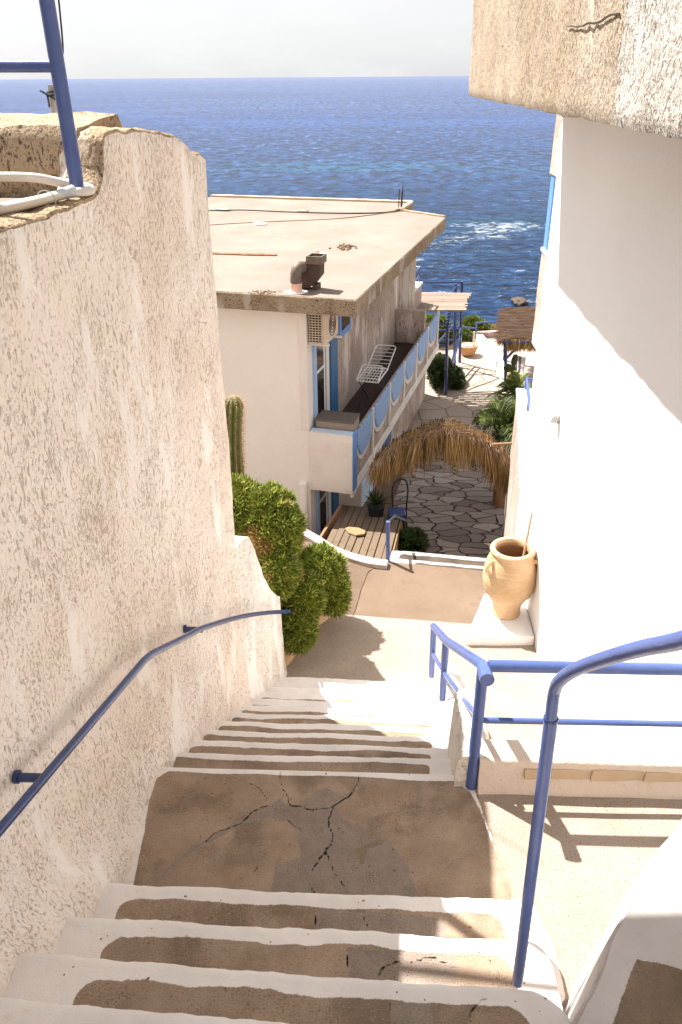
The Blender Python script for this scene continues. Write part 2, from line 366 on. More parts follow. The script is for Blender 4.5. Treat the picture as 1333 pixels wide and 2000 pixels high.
M['leaf_dry'] = leafmat('leaf_dry', (.30, .17, .05), (.45, .30, .11), (.34, .33, .06))
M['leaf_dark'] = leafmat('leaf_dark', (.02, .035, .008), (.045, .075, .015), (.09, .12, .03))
M['leaf_mid'] = leafmat('leaf_mid', (.07, .11, .012), (.15, .19, .03), (.26, .26, .05))
M['leaf_palm'] = leafmat('leaf_palm', (.022, .034, .007), (.05, .07, .012), (.17, .17, .04), .12)
M['leaf_palm'].node_tree.nodes['Principled BSDF'].inputs['Specular IOR Level'].default_value = .12
M['cactus'] = paint('cactus', (.06, .075, .018), (.10, .115, .03), .6)
M['spine'] = paint('spine', (.50, .28, .09), (.6, .36, .14), .6)
M['soil'] = concrete('soil', (.16, .10, .06), (.22, .14, .09), (.08, .05, .03), 4, .5, .01)
M['twig'] = paint('twig', (.24, .15, .09), (.33, .22, .14), .8)
M['thatch_gold'] = leafmat('thatch_gold', (.20, .11, .035), (.47, .30, .115), (.62, .44, .21), .35)
M['thatch_grey'] = leafmat('thatch_grey', (.22, .14, .10), (.36, .26, .19), (.46, .35, .27), .1)
M['thatch_dark'] = leafmat('thatch_dark', (.05, .028, .012), (.09, .05, .02), (.14, .08, .03), .2)
M['stone_loose'] = concrete('stone_loose', (.26, .165, .085), (.31, .20, .11), (.3, .18, .08), 5, .3, .003)
M['rock'] = concrete('rock', (.10, .075, .06), (.17, .13, .10), (.04, .03, .025), 1.2, .3, .03)


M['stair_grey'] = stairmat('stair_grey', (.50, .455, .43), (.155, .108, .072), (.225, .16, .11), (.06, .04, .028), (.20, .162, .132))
M['white_trowel'] = plaster('white_trowel', (.82, .76, .715), (.75, .675, .62), 2.2, .007, (.55, .41, .31), .85, .35)
M['infill_blue'] = paint('infill_blue', (.16, .27, .46), (.2, .32, .52), .6)
M['stair_shaded'] = stairmat('stair_shaded', (.36, .335, .33), (.075, .055, .042), (.11, .085, .065), (.035, .025, .02), (.10, .08, .07))  # sunken stairs: paint and treads darkened in colour to stand in for shade
M['white_shaded'] = plaster('white_shaded', (.50, .425, .39), (.42, .35, .315), 3.5, .004, (.3, .2, .14), .85, .3)  # kerb white with the shade put into its colour

# ================================================================== SETTING: sea, hillside
def seamat():
    m, nt, b = newmat('sea_water', .2, .25); b.inputs['IOR'].default_value = 1.12
    geo = N(nt, 'ShaderNodeTexCoord'); v = geo.outputs['Object']
    sx = N(nt, 'ShaderNodeSeparateXYZ'); nt.links.new(v, sx.inputs[0]); y = sx.outputs['Y']
    def vec(s):
        mp = N(nt, 'ShaderNodeMapping'); mp.inputs['Scale'].default_value = s; mp.inputs['Rotation'].default_value = (0, 0, R(-8)); nt.links.new(v, mp.inputs[0]); return mp.outputs[0]
    n_big = nz(nt, vec((.35, 1, 1)), .022, 5, .6); n_mid = nz(nt, vec((.45, 1, 1)), .16, 6, .62, .6)
    n_small = nz(nt, vec((.6, 1, 1)), .75, 6, .65, .8); n_fine = nz(nt, vec((.7, 1, 1)), 3.0, 4, .65)
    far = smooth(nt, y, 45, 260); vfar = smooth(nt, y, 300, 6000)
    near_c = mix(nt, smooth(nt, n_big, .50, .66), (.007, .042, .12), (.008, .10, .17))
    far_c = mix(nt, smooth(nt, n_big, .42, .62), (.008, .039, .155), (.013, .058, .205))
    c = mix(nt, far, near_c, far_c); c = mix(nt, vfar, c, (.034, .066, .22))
    h = mth(nt, 'ADD', mth(nt, 'MULTIPLY', n_mid, .9), mth(nt, 'ADD', mth(nt, 'MULTIPLY', n_small, .38), mth(nt, 'MULTIPLY', n_fine, .10)))
    w1 = nz(nt, vec((.62, .8, 1)), 1.25, 6, .68, .6); w2 = nz(nt, vec((.8, .42, 1)), .75, 6, .68, .4); w3 = nz(nt, vec((.8, .15, 1)), .55, 7, .70, .3); w4 = nz(nt, vec((.8, .05, 1)), .22, 8, .72, .2)
    d3 = smooth(nt, y, 500, 1500)
    d1 = smooth(nt, y, 60, 130); d2 = smooth(nt, y, 160, 420)
    def lerp(k, a_, b_): return mth(nt, 'ADD', a_, mth(nt, 'MULTIPLY', k, mth(nt, 'SUBTRACT', b_, a_)))
    wv = lerp(d3, lerp(d2, lerp(d1, w1, w2), w3), w4)
    fade = mth(nt, 'SUBTRACT', 1, mth(nt, 'MULTIPLY', vfar, .45))
    c = mix(nt, mth(nt, 'MULTIPLY', smooth(nt, wv, .50, .42), mth(nt, 'MULTIPLY', fade, .8)), c, (.002, .008, .030))  # reflections on the waves painted as dark troughs, then lighter crests
    c = mix(nt, mth(nt, 'MULTIPLY', smooth(nt, wv, .52, .64), mth(nt, 'MULTIPLY', fade, .7)), c, (.045, .115, .28))
    glint = mth(nt, 'MULTIPLY', smooth(nt, mth(nt, 'ADD', wv, mth(nt, 'MULTIPLY', mth(nt, 'SUBTRACT', n_fine, .5), .22)), .675, .71), mth(nt, 'MULTIPLY', fade, .9))  # sun sparkle painted pale into the base colour, merged with the foam
    # foam where the swell breaks over the shallows
    shore = smooth(nt, y, 130, 50)
    fz = nz(nt, vec((.38, 1, 1)), .095, 3, .5, 1.2); fd = nz(nt, vec((.6, 1, 1)), 1.3, 8, .72, 1.5)
    fm = mth(nt, 'ADD', mth(nt, 'ADD', fz, mth(nt, 'MULTIPLY', mth(nt, 'SUBTRACT', fd, .5), .75)), mth(nt, 'MULTIPLY', mth(nt, 'SUBTRACT', shore, 1), .22))
    foam = smooth(nt, fm, .625, .74)
    cap = mth(nt, 'MULTIPLY', smooth(nt, nz(nt, vec((.35, 1, 1)), .42, 5, .7, .5), .765, .80), .8)
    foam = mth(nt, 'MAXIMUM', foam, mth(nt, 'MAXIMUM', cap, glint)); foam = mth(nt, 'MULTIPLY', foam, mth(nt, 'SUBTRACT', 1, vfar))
    nt.links.new(mix(nt, mth(nt, 'MULTIPLY', foam, .85), c, (.55, .60, .64)), b.inputs['Base Color'])
    nt.links.new(mth(nt, 'ADD', .16, mth(nt, 'MULTIPLY', foam, .6)), b.inputs['Roughness'])
    bump(nt, b, mth(nt, 'ADD', mth(nt, 'MULTIPLY', h, .5), mth(nt, 'MULTIPLY', wv, .9)), 1.3, 1.0); return m
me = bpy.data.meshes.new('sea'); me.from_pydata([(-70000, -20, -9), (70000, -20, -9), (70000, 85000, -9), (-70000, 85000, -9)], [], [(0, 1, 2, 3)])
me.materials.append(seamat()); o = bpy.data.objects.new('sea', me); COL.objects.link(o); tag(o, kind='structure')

prof = [(-12, -.6), (2, -.7), (3.4, -1.95), (6.3, -2.1), (10.2, -4.75), (12, -5.0), (17, -5.4), (26, -5.4), (30, -6.9), (36, -8.6), (42, -9.8), (60, -13)]
def ground_z(y): return float(np.interp(y, [p[0] for p in prof], [p[1] for p in prof]))
g = MB()
def gf(s, t):
    x = -60 + 120 * s; y = -12 + 72 * t; z = ground_z(y)
    k = max(0, min(1, (y - 25) / 4)); q = noise.noise(Vector((x * .5, y * .5, 0))) * .35 + noise.noise(Vector((x * 1.6, y * 1.6, 3))) * .15
    return (x, y, z + q * k)
g.grid(gf, 160, 110)
ms = concrete('hillside', (.21, .155, .11), (.29, .22, .15), (.1, .075, .05), 1.4, .4, .02)
o = g.build('ground', ms, smooth=60); tag(o, kind='structure')

# ================================================================== LEFT HOUSE (rough wall beside the stairs)
def wallx(y): return -1.108 + .139 * y
def stair_z(y):
    if y < 1.0: return .68
    if y < 2.39: return max(0, .17 * (2.0 - y) / .235)
    return max(-1.53, -.17 * (y - 2.38) / .27)
def rough_wall(topf, y0, y1, thick, zb, ny, nz_, foot=True, amp=.012, ragged=.012, endround=.02):
    """a hand plastered wall along the stairs, its own thickness, rounded arrises"""
    mb = MB(); nrm = Vector((1, -.139, 0)).normalized()
    rings = []
    for i in range(ny + 1):
        y = y0 + (y1 - y0) * i / ny; zt = topf(y) + noise.noise(Vector((y * 9, 1.7, 0))) * ragged + noise.noise(Vector((y * 31, 5.7, 0))) * ragged * .6
        e = 0
        d_end = y1 - y
        if d_end < endround: e = endround * (1 - math.sqrt(max(0, 1 - (1 - d_end / endround) ** 2)))
        ring = []
        for j in range(nz_ + 1):
            z = zb + (zt - .014 - zb) * j / nz_
            h = z - stair_z(y); f = float(np.interp(y, [1.2, 1.9, 2.3, 2.6, 3.8], [.10, .075, .03, .012, .02])) * math.exp(-max(0, h + .02) / .12) if foot else 0
            p = Vector((wallx(y), y, z)); q = p * 1.0
            d = noise.noise(q * 2.2) * amp + noise.noise(q * Vector((7, 7, 3)) if False else Vector((q.x * 7, q.y * 7, q.z * 3))) * amp * .5 + noise.noise(Vector((q.x * 26, q.y * 26, q.z * 11))) * amp * .28
            ring.append(p + nrm * (d + f - e))
        ring.append(Vector((wallx(y), y, zt - .004)) - nrm * (.006 + e)); 
        for k in range(1, 6):
            t = k / 5; q = Vector((wallx(y), y, zt)) - nrm * (.03 + e + (thick - .06 - 2 * e) * t)
            q.z += noise.noise(q * 13) * ragged * .8; ring.append(q)
        ring.append(Vector((wallx(y), y, zt - .03)) - nrm * (thick - e)); ring.append(Vector((wallx(y), y, zb)) - nrm * (thick - e))
        rings.append(ring)
    n = len(rings[0])
    mb.add([p for r in rings for p in r], [(i * n + j, (i + 1) * n + j, (i + 1) * n + (j + 1) % n, i * n + (j + 1) % n) for i in range(ny) for j in range(n)] + [tuple(range(n - 1, -1, -1)), tuple(range(ny * n, ny * n + n))])
    mb.m = [1 if nz_ <= j < nz_ + 6 else 0 for i in range(ny) for j in range(n)] + [0, 0]
    return mb
house = thing('terrace_house', (-1.2, 2.0, -.7), 'house whose rough beige wall rises along the left of the stairs, flat terrace on top', 'house')
def ltop(y): return float(np.interp(y, [-1, 2.62, 2.69, 2.73, 3.1, 3.45, 3.6, 3.81], [2.17, 2.185, 2.24, 2.36, 2.345, 2.30, 2.245, 2.205]))
wl = rough_wall(ltop, -.6, 3.81, .15, -2.0, 190, 90)
wl.build('stair_wall', [M['stucco_left'], M['stucco_sun']], house, smooth=50)
t = MB()
t.box(-5, -1.18, -.6, 2.70, 1.95, 2.166); t.prism([(-1.30, -.6), (-1.125 + .139 * -.6 - .04, -.6), (wallx(2.7) - .05, 2.70), (-1.30, 2.70)], 2.0, 2.1685)
t.build('terrace_floor', M['roof'], house, rough=(.25, .006, 2))
t = MB(); t.box(-5, -1.30, -.6, 3.6, -2.0, 1.94); t.build('house_body', M['white_rough'], house)
# parapet across the far side of the terrace, worn stone showing
pa = MB(); dl = Vector((-.99, .139, 0)); pd = Vector((.139, .99, 0)); p0 = Vector((wallx(2.78) - .10, 2.735, 0))
ring = []
for i in range(71):
    s_ = -.005 + 3.6 * i / 70; q = p0 + dl * s_; k = noise.noise(q * 3) * .02 + noise.noise(q * 9) * .012
    ring.append([q + pd * (.015 + k * .4) + Vector((0, 0, 2.13)), q + pd * (.0 + k * .6 - .01) + Vector((0, 0, 2.22)), q + pd * (.0 + k) + Vector((0, 0, 2.33)), q + pd * (.03 + k) + Vector((0, 0, 2.372 + k)), q + pd * .2 + Vector((0, 0, 2.388 + k * 1.1)),
                 q + pd * .34 + Vector((0, 0, 2.398 + k)), q + pd * .38 + Vector((0, 0, 2.35)), q + pd * .38 + Vector((0, 0, 1.9)), q + pd * .02 + Vector((0, 0, 1.9))])
n = 9
pa.add([p for r in ring for p in r], [(i * n + j, (i + 1) * n + j, (i + 1) * n + (j + 1) % n, i * n + (j + 1) % n) for i in range(70) for j in range(n)] + [tuple(range(n)), tuple(range(70 * n, 71 * n))])
pa.build('parapet', M['stucco_sun'], house, smooth=45, rough=(.035, .006, 14))
t = MB(); t.box(-5, -1.95, -1.5, 2.75, 2.17, 4.2); t.build('unseen_storey', M['white_rough'], house)  # added unseen mass, carries the shading beam
t = MB(); t.box(-1.949, -.40, 2.60, 2.93, 4.03, 4.19); t.build('shade_beam', M['white_rough'], house)  # added out of view to cast shade on the winder block
# crumbs of mortar along the parapet foot
cr_ = MB()
for i in range(46):
    s_ = random.random() ** .8 * 1.0; q = p0 + dl * (.12 + s_) + pd * (-.015 - random.random() * .03); r_ = random.uniform(.006, .018)
    cr_.lathe([(r_ * .5, 0), (r_, r_ * .4), (r_ * .7, r_ * .9), (r_ * .1, r_ * 1.1)], q + Vector((0, 0, 2.166)), 6)
o = cr_.build('mortar_rubble', M['stucco_sun'], rough=(.02, .004, 60)); tag(o, kind='stuff')

# garden wall that carries on down beyond the house
gw = rough_wall(lambda y: float(np.interp(y, [3.7, 3.9, 4.05, 4.18, 4.32, 4.5, 4.7, 4.81], [.20, .185, .12, -.06, -.33, -.56, -.76, -.84])), 3.78, 4.81, .26, -2.0, 60, 50, True, .012, .006, .05)
o = gw.build('garden_wall', [M['white_rough'], M['white_rough']], smooth=50); tag(o, 'low whitewashed wall with a curved sloping top below the tall rough wall, bushes spilling over it', 'wall')

# blue terrace railing, conduits round its foot
tr = thing('terrace_railing', (-.763, 2.55, 2.17), 'blue pipe railing post with one cross rail standing on the terrace edge at top left', 'railing')
m_ = MB(); m_.tube([(-.796, 2.60, 2.16), (-.806, 2.60, 3.25)], .0215, 16); m_.build('post', M['blue'], tr, smooth=40)
m_ = MB(); m_.tube([(-.81, 2.60, 2.532), (-1.5, 2.69, 2.536), (-2.6, 2.83, 2.54)], .0165, 14); m_.build('rail', M['blue'], tr, smooth=40)
m_ = MB(); m_.tube([(-.81, 2.60, 3.2), (-2.6, 2.83, 3.2)], .0165, 14); m_.build('rail', M['blue'], tr, smooth=40)
m_ = MB(); zt = 2.19
loop = [(-2.3, 2.62, zt + .03), (-1.5, 2.6, zt + .035), (-1.15, 2.59, zt + .05), (-.95, 2.60, zt + .05), (-.86, 2.64, zt + .03), (-.79, 2.638, zt + .018), (-.758, 2.61, zt + .012), (-.765, 2.565, zt + .012), (-.805, 2.50, zt + .012), (-.86, 2.30, zt + .01), (-.945, 2.10, zt + .008), (-1.04, 1.80, zt + .008), (-1.1, 1.4, zt + .008), (-1.13, .6, zt + .008)]
def spl(pts, k=6):
    pts = [Vector(p) for p in pts]; out = []
    for i in range(len(pts) - 1):
        a, b, c, d = pts[max(i - 1, 0)], pts[i], pts[i + 1], pts[min(i + 2, len(pts) - 1)]
        for j in range(k):
            t = j / k; out.append(.5 * ((2 * b) + (c - a) * t + (2 * a - 5 * b + 4 * c - d) * t * t + (3 * b - a - 3 * c + d) * t ** 3))
    return out + [pts[-1]]
m_.tube(spl(loop), .0135, 12)
o = m_.build('cable_conduit', M['hose'], smooth=50); tag(o, 'cream plastic conduit looped round the foot of the blue post on the terrace', 'conduit')
m_ = MB(); m_.tube(spl([(-.79, 2.53, zt + .02), (-.84, 2.42, zt + .008), (-.92, 2.25, zt + .004), (-1.02, 2.02, zt + .004), (-1.12, 1.7, zt + .004), (-1.2, 1.0, zt + .004)]), .0155, 12)
o = m_.build('cable_conduit', M['hose_grey'], smooth=50); tag(o, 'straight pale grey conduit lying beside the looped cream one on the terrace edge', 'conduit')
for (x, y), lab in (((-.93, 2.17), 'thin wire tie round the two conduits, the one nearer the camera'), ((-.82, 2.41), 'thin wire tie round the conduits close to the blue post')):
    c = Vector((x - .012, y, zt + .008)); dd = Vector((.45, .89, 0)).normalized(); sd = Vector((dd.y, -dd.x, 0)); m_ = MB()
    m_.tube([c + sd * .036 * math.cos(a) + Vector((0, 0, .026 * math.sin(a))) for a in [i * math.pi / 8 for i in range(17)]], .0016, 5)
    o = m_.build('wire_tie', M['grey_metal']); tag(o, lab, 'wire tie')
pole = thing('pipe_pole', Yp(107, 225, 3.5), 'short grey pipe pole with black cables, sticking up behind the worn parapet', 'pole')
a = Yp(107, 225, 3.5); b = Yp(101, 166, 3.5)
m_ = MB(); m_.tube([(a.x, a.y, 1.93), tuple(b)], .0165, 12); m_.build('pipe', M['grey_metal'], pole, smooth=40)
m_ = MB(); c = b - Vector((0, 0, .045))
m_.tube(spl([Yp(118, 0, 3.45) + Vector((.02, 0, .5)), Yp(121, 60, 3.46), Yp(119, 110, 3.48), Yp(110, 155, 3.47), c + Vector((.016, -.02, 0)), c + Vector((.0, -.024, .004)), Yp(79, 177, 3.46), Yp(92, 186, 3.46), c + Vector((-.018, -.012, -.03))]), .0035, 6)
m_.tube([c + Vector((math.cos(k) * .021, math.sin(k) * .021, .002 * k)) for k in [i * .5 for i in range(26)]], .003, 6)
m_.build('cable', M['black'], pole, smooth=50)

# ================================================================== STAIRS AND LANDINGS
def set_attr(o, name, arr):
    a = o.data.attributes.new(name, 'FLOAT', 'POINT'); a.data.foreach_set('value', np.asarray(arr, dtype=np.float32))
def seg_dist(P, poly):
    d = np.full(len(P), 9.0)
    for a, b in zip(poly[:-1], poly[1:]):
        a = np.array(a); b = np.array(b); ab = b - a; t = np.clip(((P - a) @ ab) / (ab @ ab + 1e-12), 0, 1)
        d = np.minimum(d, np.hypot(*(P - (a + t[:, None] * ab)).T))
    return d
def in_poly(P, poly):
    inside = np.zeros(len(P), bool); n = len(poly)
    for i in range(n):
        x0, y0 = poly[i]; x1, y1 = poly[(i + 1) % n]
        c = ((y0 > P[:, 1]) != (y1 > P[:, 1])) & (P[:, 0] < (x1 - x0) * (P[:, 1] - y0) / (y1 - y0 + 1e-12) + x0); inside ^= c
    return inside
def frac(pts, lv=4, amp=.16, seed=1):
    rr = random.Random(seed); pts = [tuple(p) for p in pts]
    for _ in range(lv):
        out = [pts[0]]
        for a, b in zip(pts[:-1], pts[1:]):
            l = math.dist(a, b); k = rr.uniform(-amp, amp) * l
            nx, ny = -(b[1] - a[1]) / (l + 1e-9), (b[0] - a[0]) / (l + 1e-9)
            out += [((a[0] + b[0]) / 2 + nx * k, (a[1] + b[1]) / 2 + ny * k), b]
        pts = out
    return pts
def G(pxs, z=0): return [tuple(Zp(x, y, z))[:2] for x, y in pxs]

LAND_CR = [frac(G(p), 4, .13, i) for i, p in enumerate([
    [(703, 1512), (690, 1542), (655, 1572), (640, 1602), (652, 1630), (636, 1662), (652, 1705), (668, 1725), (686, 1752)],
    [(548, 1508), (552, 1540), (566, 1572), (600, 1580), (640, 1578), (657, 1570)], [(488, 1530), (514, 1552), (522, 1574), (470, 1610), (402, 1645)],
    [(560, 1600), (590, 1620)], [(652, 1640), (608, 1720), (617, 1748)], [(505, 1690), (495, 1705)]])]
LAND_PATCH = [frac(G(p), 3, .10, 30 + i) for i, p in enumerate([
    [(520, 1577), (545, 1560), (568, 1574), (612, 1548), (640, 1538), (668, 1553), (690, 1540), (660, 1576), (668, 1600), (735, 1640), (690, 1660), (705, 1700), (760, 1756), (525, 1745), (535, 1690), (586, 1672), (588, 1618), (560, 1604), (520, 1596), (470, 1612), (400, 1650), (372, 1668), (345, 1690), (315, 1722), (305, 1722), (350, 1674), (400, 1640), (470, 1603)],
    [(735, 1755), (700, 1700), (716, 1660), (760, 1640), (800, 1700), (830, 1765)]])]

# landing and the platform that runs on from it
NX, NY = 330, 330
X0, X1, Y0, Y1 = -.92, 1.72, .35, 2.40
xs = np.linspace(X0, X1, NX + 1); ts = np.linspace(0, 1, NY + 1)
mb = MB()
def farY(x): return 2.39 - .0443 * (x + .766) if x < .5 else 2.36
for x in xs:
    for t_ in ts:
        y = Y0 + (farY(x) - Y0) * t_; mb.v.append((x, y, noise.noise(Vector((x * 3, y * 3, 0))) * .003 - (.018 * max(0, (t_ - .99) / .01) ** 2 if x < .47 else 0)))
mb.f = [(i * (NY + 1) + j, (i + 1) * (NY + 1) + j, (i + 1) * (NY + 1) + j + 1, i * (NY + 1) + j + 1) for i in range(NX) for j in range(NY)]; mb.m = [0] * len(mb.f)
P = np.array(mb.v)[:, :2]
me = bpy.data.meshes.new('landing_floor'); me.from_pydata(mb.v, [], mb.f); o = bpy.data.objects.new('landing_floor', me); COL.objects.link(o); tag(o, kind='structure')
ck = np.full(len(P), 1.0)
for c in LAND_CR: ck = np.minimum(ck, seg_dist(P, c))
set_attr(o, 'crack', ck)
pt = np.full(len(P), -1.0)
for c in LAND_PATCH:
    d = seg_dist(P, c + [c[0]]); pt = np.maximum(pt, np.where(in_poly(P, c), d, -d))
set_attr(o, 'patch', pt)
# bare concrete inside a limewashed rim; the platform on the right is bare too but paler
bare = frac(G([(300, 1525), (262, 1722), (250, 1800), (1010, 1860), (1000, 1750), (985, 1700), (945, 1600), (918, 1545), (885, 1525), (700, 1517), (500, 1511), (330, 1506)]), 2, .02, 5)
d = seg_dist(P, bare + [bare[0]]); pa_ = np.where(in_poly(P, bare), -d, d)
plat = G([(925, 1535), (960, 1548), (1333, 1556), (1700, 1560), (1900, 2000), (1060, 2000), (1105, 1950), (1085, 1850), (1040, 1762), (1000, 1752), (985, 1700), (945, 1590)])
d = seg_dist(P, plat + [plat[0]]); pl = np.where(in_poly(P, plat), -d, d)
pa_ = np.minimum(pa_, pl); set_attr(o, 'paint', pa_)
def platmat():
    m = M['stair'].copy(); m.name = 'landing'; nt = m.node_tree; b = nt.nodes['Principled BSDF']
    old = b.inputs['Base Color'].links[0].from_socket
    v = coord(nt); a = N(nt, 'ShaderNodeAttribute'); a.attribute_name = 'pale'
    c = mix(nt, ramp(nt, nz(nt, v, 4, 7, .65), (.33, 0.), (.7, 1.)), (.315, .25, .20), (.39, .318, .258)); f = nz(nt, v, 120, 3, .7)
    c = mix(nt, mth(nt, 'MULTIPLY', smooth(nt, f, .55, .64), .65), c, (.15, .098, .065))
    k = smooth(nt, mth(nt, 'ADD', a.outputs['Fac'], mth(nt, 'MULTIPLY', mth(nt, 'SUBTRACT', nz(nt, v, 14, 5), .5), .05)), -.02, .02)
    nt.links.new(mix(nt, k, old, c), b.inputs['Base Color']); return m
me.materials.append(platmat()); me.polygons.foreach_set('use_smooth', [True] * len(me.polygons))
pale = np.where(pl < .0, np.minimum(-pl, np.clip((P[:, 0] - .50) * .8, -.2, .2)), -.2); set_attr(o, 'pale', pale)
# the mass under landing and platform (their edges towards the lower flight)
sk = MB(); sk.box(-.95, 1.72, .3, 2.28, -.9, -.012); sk.prism([(-.9, 2.27), (.5, 2.27), (.46, 2.338), (-.9, 2.395)], -.9, -.02)
o = sk.build('landing_base', M['white_rough']); tag(o, kind='structure')

def make_step(parent, La, Ra, Lb, Rb, z, rise, wl_=.10, wr_=.09, wf=.05, rad=.05, cracks=(), patch=None, seed=0, rcorner=0, nu=170, nv=26, name='step', neardark=0.0):
    """La-Ra: the near edge (under the step above), Lb-Rb the nosing"""
    La, Ra, Lb, Rb = [np.array(p, float) for p in (La, Ra, Lb, Rb)]
    W = np.linalg.norm(Rb - Lb); vs = []; pr = []
    rows = nv + 8
    for i in range(nu + 1):
        s = i / nu; A = La + (Ra - La) * s; B = Lb + (Rb - Lb) * s
        wob = noise.noise(Vector((s * 7, seed, .3))) * .010 + noise.noise(Vector((s * 26, seed, .9))) * .004 + noise.noise(Vector((s * 70, seed, .9))) * .002
        dep = np.linalg.norm(B - A); dr = (B - A) / dep; B = B + dr * wob; dep += wob
        if rcorner:
            e = (1 - s) * W
            if e < rcorner: B = B - dr * (rcorner - math.sqrt(max(0, rcorner ** 2 - (rcorner - e) ** 2)))
        zz = z + noise.noise(Vector((s * 4, seed * 2.3, 1))) * .006
        for j in range(rows + 1):
            if j <= nv:
                t_ = j / nv; p = A + (B - A) * t_; dz = -.008 * max(0, (t_ - .93) / .07) ** 2 + noise.noise(Vector((p[0] * 14, p[1] * 14, seed))) * .002
                vs.append((p[0], p[1], zz + dz)); d = (1 - t_) * np.linalg.norm(B - A)
            else:
                k = (j - nv) / 8; p = B + dr * (.003 * math.sin(k * 3) + .012 * (k ** 2)); vs.append((p[0], p[1], zz - .010 - (rise + .02) * k)); d = -.02
            x = s * W; wn = noise.noise(Vector((x * 5, seed * 1.7, 8)))
            w1 = wl_ + .02 * wn; w2 = wr_ + .02 * wn; w3 = wf + .012 * wn
            qx = max(w1 - x, x - (W - w2)) + rad; qy = w3 - d + rad
            sd = min(max(qx, qy), 0) + math.hypot(max(qx, 0), max(qy, 0)) - rad
            pr.append(sd)
    n = rows + 1; fs = [(i * n + j, (i + 1) * n + j, (i + 1) * n + j + 1, i * n + j + 1) for i in range(nu) for j in range(rows)]
    # ends and underside so the step is a solid
    m0 = len(vs)
    for i in (0, nu):
        for j in (0, rows): p = vs[i * n + j]; vs.append((p[0], p[1], z - rise - .03)); pr.append(1)
    fs.append(tuple([m0] + [j for j in range(n)] + [m0 + 1])); fs.append(tuple([m0 + 3] + [nu * n + j for j in range(n - 1, -1, -1)] + [m0 + 2]))
    me = bpy.data.meshes.new(name); me.from_pydata(vs, [], fs); me.materials.append(M['stair'])
    o = bpy.data.objects.new(name, me); COL.objects.link(o); P = np.array(vs)[:, :2]
    ck = np.full(len(P), 1.0)
    for c in cracks: ck = np.minimum(ck, seg_dist(P, c))
    set_attr(o, 'crack', ck); set_attr(o, 'paint', pr)
    pt = np.full(len(P), -1.0)
    for c in (patch or ()):
        d = seg_dist(P, c + [c[0]]); pt = np.maximum(pt, np.where(in_poly(P, c), d, -d))
    set_attr(o, 'patch', pt)
    me.polygons.foreach_set('use_smooth', [True] * len(me.polygons)); me.set_sharp_from_angle(angle=R(45))
    o.parent = parent; o.matrix_parent_inverse = Matrix.Translation(-parent.location); return o
up = thing('upper_stairs', (-.1, 1.0, 0), 'nearest flight of stairs at the bottom, white painted nosings round brown cracked concrete treads', 'stairs')
E_ = [((-.93, 1.722), (.605, 1.640), .17), ((-.93, 1.492), (.575, 1.392), .34), ((-.93, 1.268), (.545, 1.150), .51), ((-.95, 1.07), (.52, .93), .68), ((-.95, .86), (.50, .70), .85), ((-.95, .64), (.5, .47), 1.02)]
cr1 = {0: [frac(G([(712, 1790), (722, 1815), (730, 1838)], .17), 3, .15, 3), frac(G([(620, 1783), (618, 1826)], .17), 3, .08, 4)],
       1: [frac(G([(735, 1908), (760, 1885), (800, 1880), (850, 1872), (890, 1890)], .34), 4, .15, 6), frac(G([(679, 1866), (685, 1905)], .34), 3, .1, 7)],
       2: [frac(G([(905, 1995), (930, 1965), (955, 1950)], .51), 4, .15, 8), frac(G([(762, 1945), (770, 2000)], .51), 3, .1, 9)]}
pt1 = {0: [frac(G([(618, 1770), (870, 1790), (880, 1860), (616, 1840)], .17), 3, .06, 11)], 1: [frac(G([(680, 1850), (890, 1860), (895, 1920), (684, 1915)], .34), 3, .06, 12)], 2: [frac(G([(762, 1930), (840, 1940), (850, 2040), (765, 2020)], .51), 3, .06, 13)]}
for i, (l, r, z) in enumerate(E_):
    l2, r2, _ = E_[i + 1] if i + 1 < len(E_) else ((-.95, .42), (.5, .25), 0)
    make_step(up, (l2[0], l2[1] - .02), (r2[0] + .03, r2[1] - .02), l, r, z, .17, [.20, .235, .265, .24, .25, .25][i], .10, .052, .055, cr1.get(i, ()), pt1.get(i), seed=i + 1, rcorner=.06 + .03 * (i > 1))
lo = thing('lower_stairs', (.0, 3.6, -1.53), 'worn white flight of stairs running down from the cracked landing to the lower path', 'stairs')
N0 = (np.array((-.90, 2.393)), np.array((.47, 2.335))); N9 = (np.array((-.52, 4.80)), np.array((.78, 4.695)))
def nosing(i): t_ = i / 12; return N0[0] + (N9[0] - N0[0]) * t_, N0[1] + (N9[1] - N0[1]) * t_
RI = 1.53 / 12
for i in range(1, 12):
    a, b = nosing(i - 1); c, d_ = nosing(i); u_ = np.array((.13, .99)) * .03
    make_step(lo, a - u_, b - u_, c, d_, -RI * i, RI, .13, .10 if i < 6 else .42, [0, .040, .044, .042, .046, .044, .054, .066, .058, .074, .070, .078][i], .022, seed=20 + i, nu=130, nv=22)

# ================================================================== LOWER PATH: landing, white band, brown slab
LZ = -1.53
mb = MB()
def lower_y(x): return 5.53 - .137 * (x + .013)                       # far edge of the white band
NXl, NYl = 120, 120
for i in range(NXl + 1):
    for j in range(NYl + 1):
        x = -.75 + 2.6 * i / NXl; y = 2.3 + (lower_y(x) - 2.3) * j / NYl
        mb.v.append((x, y, LZ + noise.noise(Vector((x * 2, y * 2, 4))) * .006))
mb.f = [(i * (NYl + 1) + j, (i + 1) * (NYl + 1) + j, (i + 1) * (NYl + 1) + j + 1, i * (NYl + 1) + j + 1) for i in range(NXl) for j in range(NYl)]
me = bpy.data.meshes.new('lower_landing'); me.from_pydata(mb.v, [], mb.f); o = bpy.data.objects.new('lower_landing', me); COL.objects.link(o); tag(o, kind='structure')
P = np.array(mb.v)[:, :2]
set_attr(o, 'crack', np.full(len(P), 1.0)); set_attr(o, 'patch', np.full(len(P), -1.0)); set_attr(o, 'pale', np.full(len(P), 1.0))
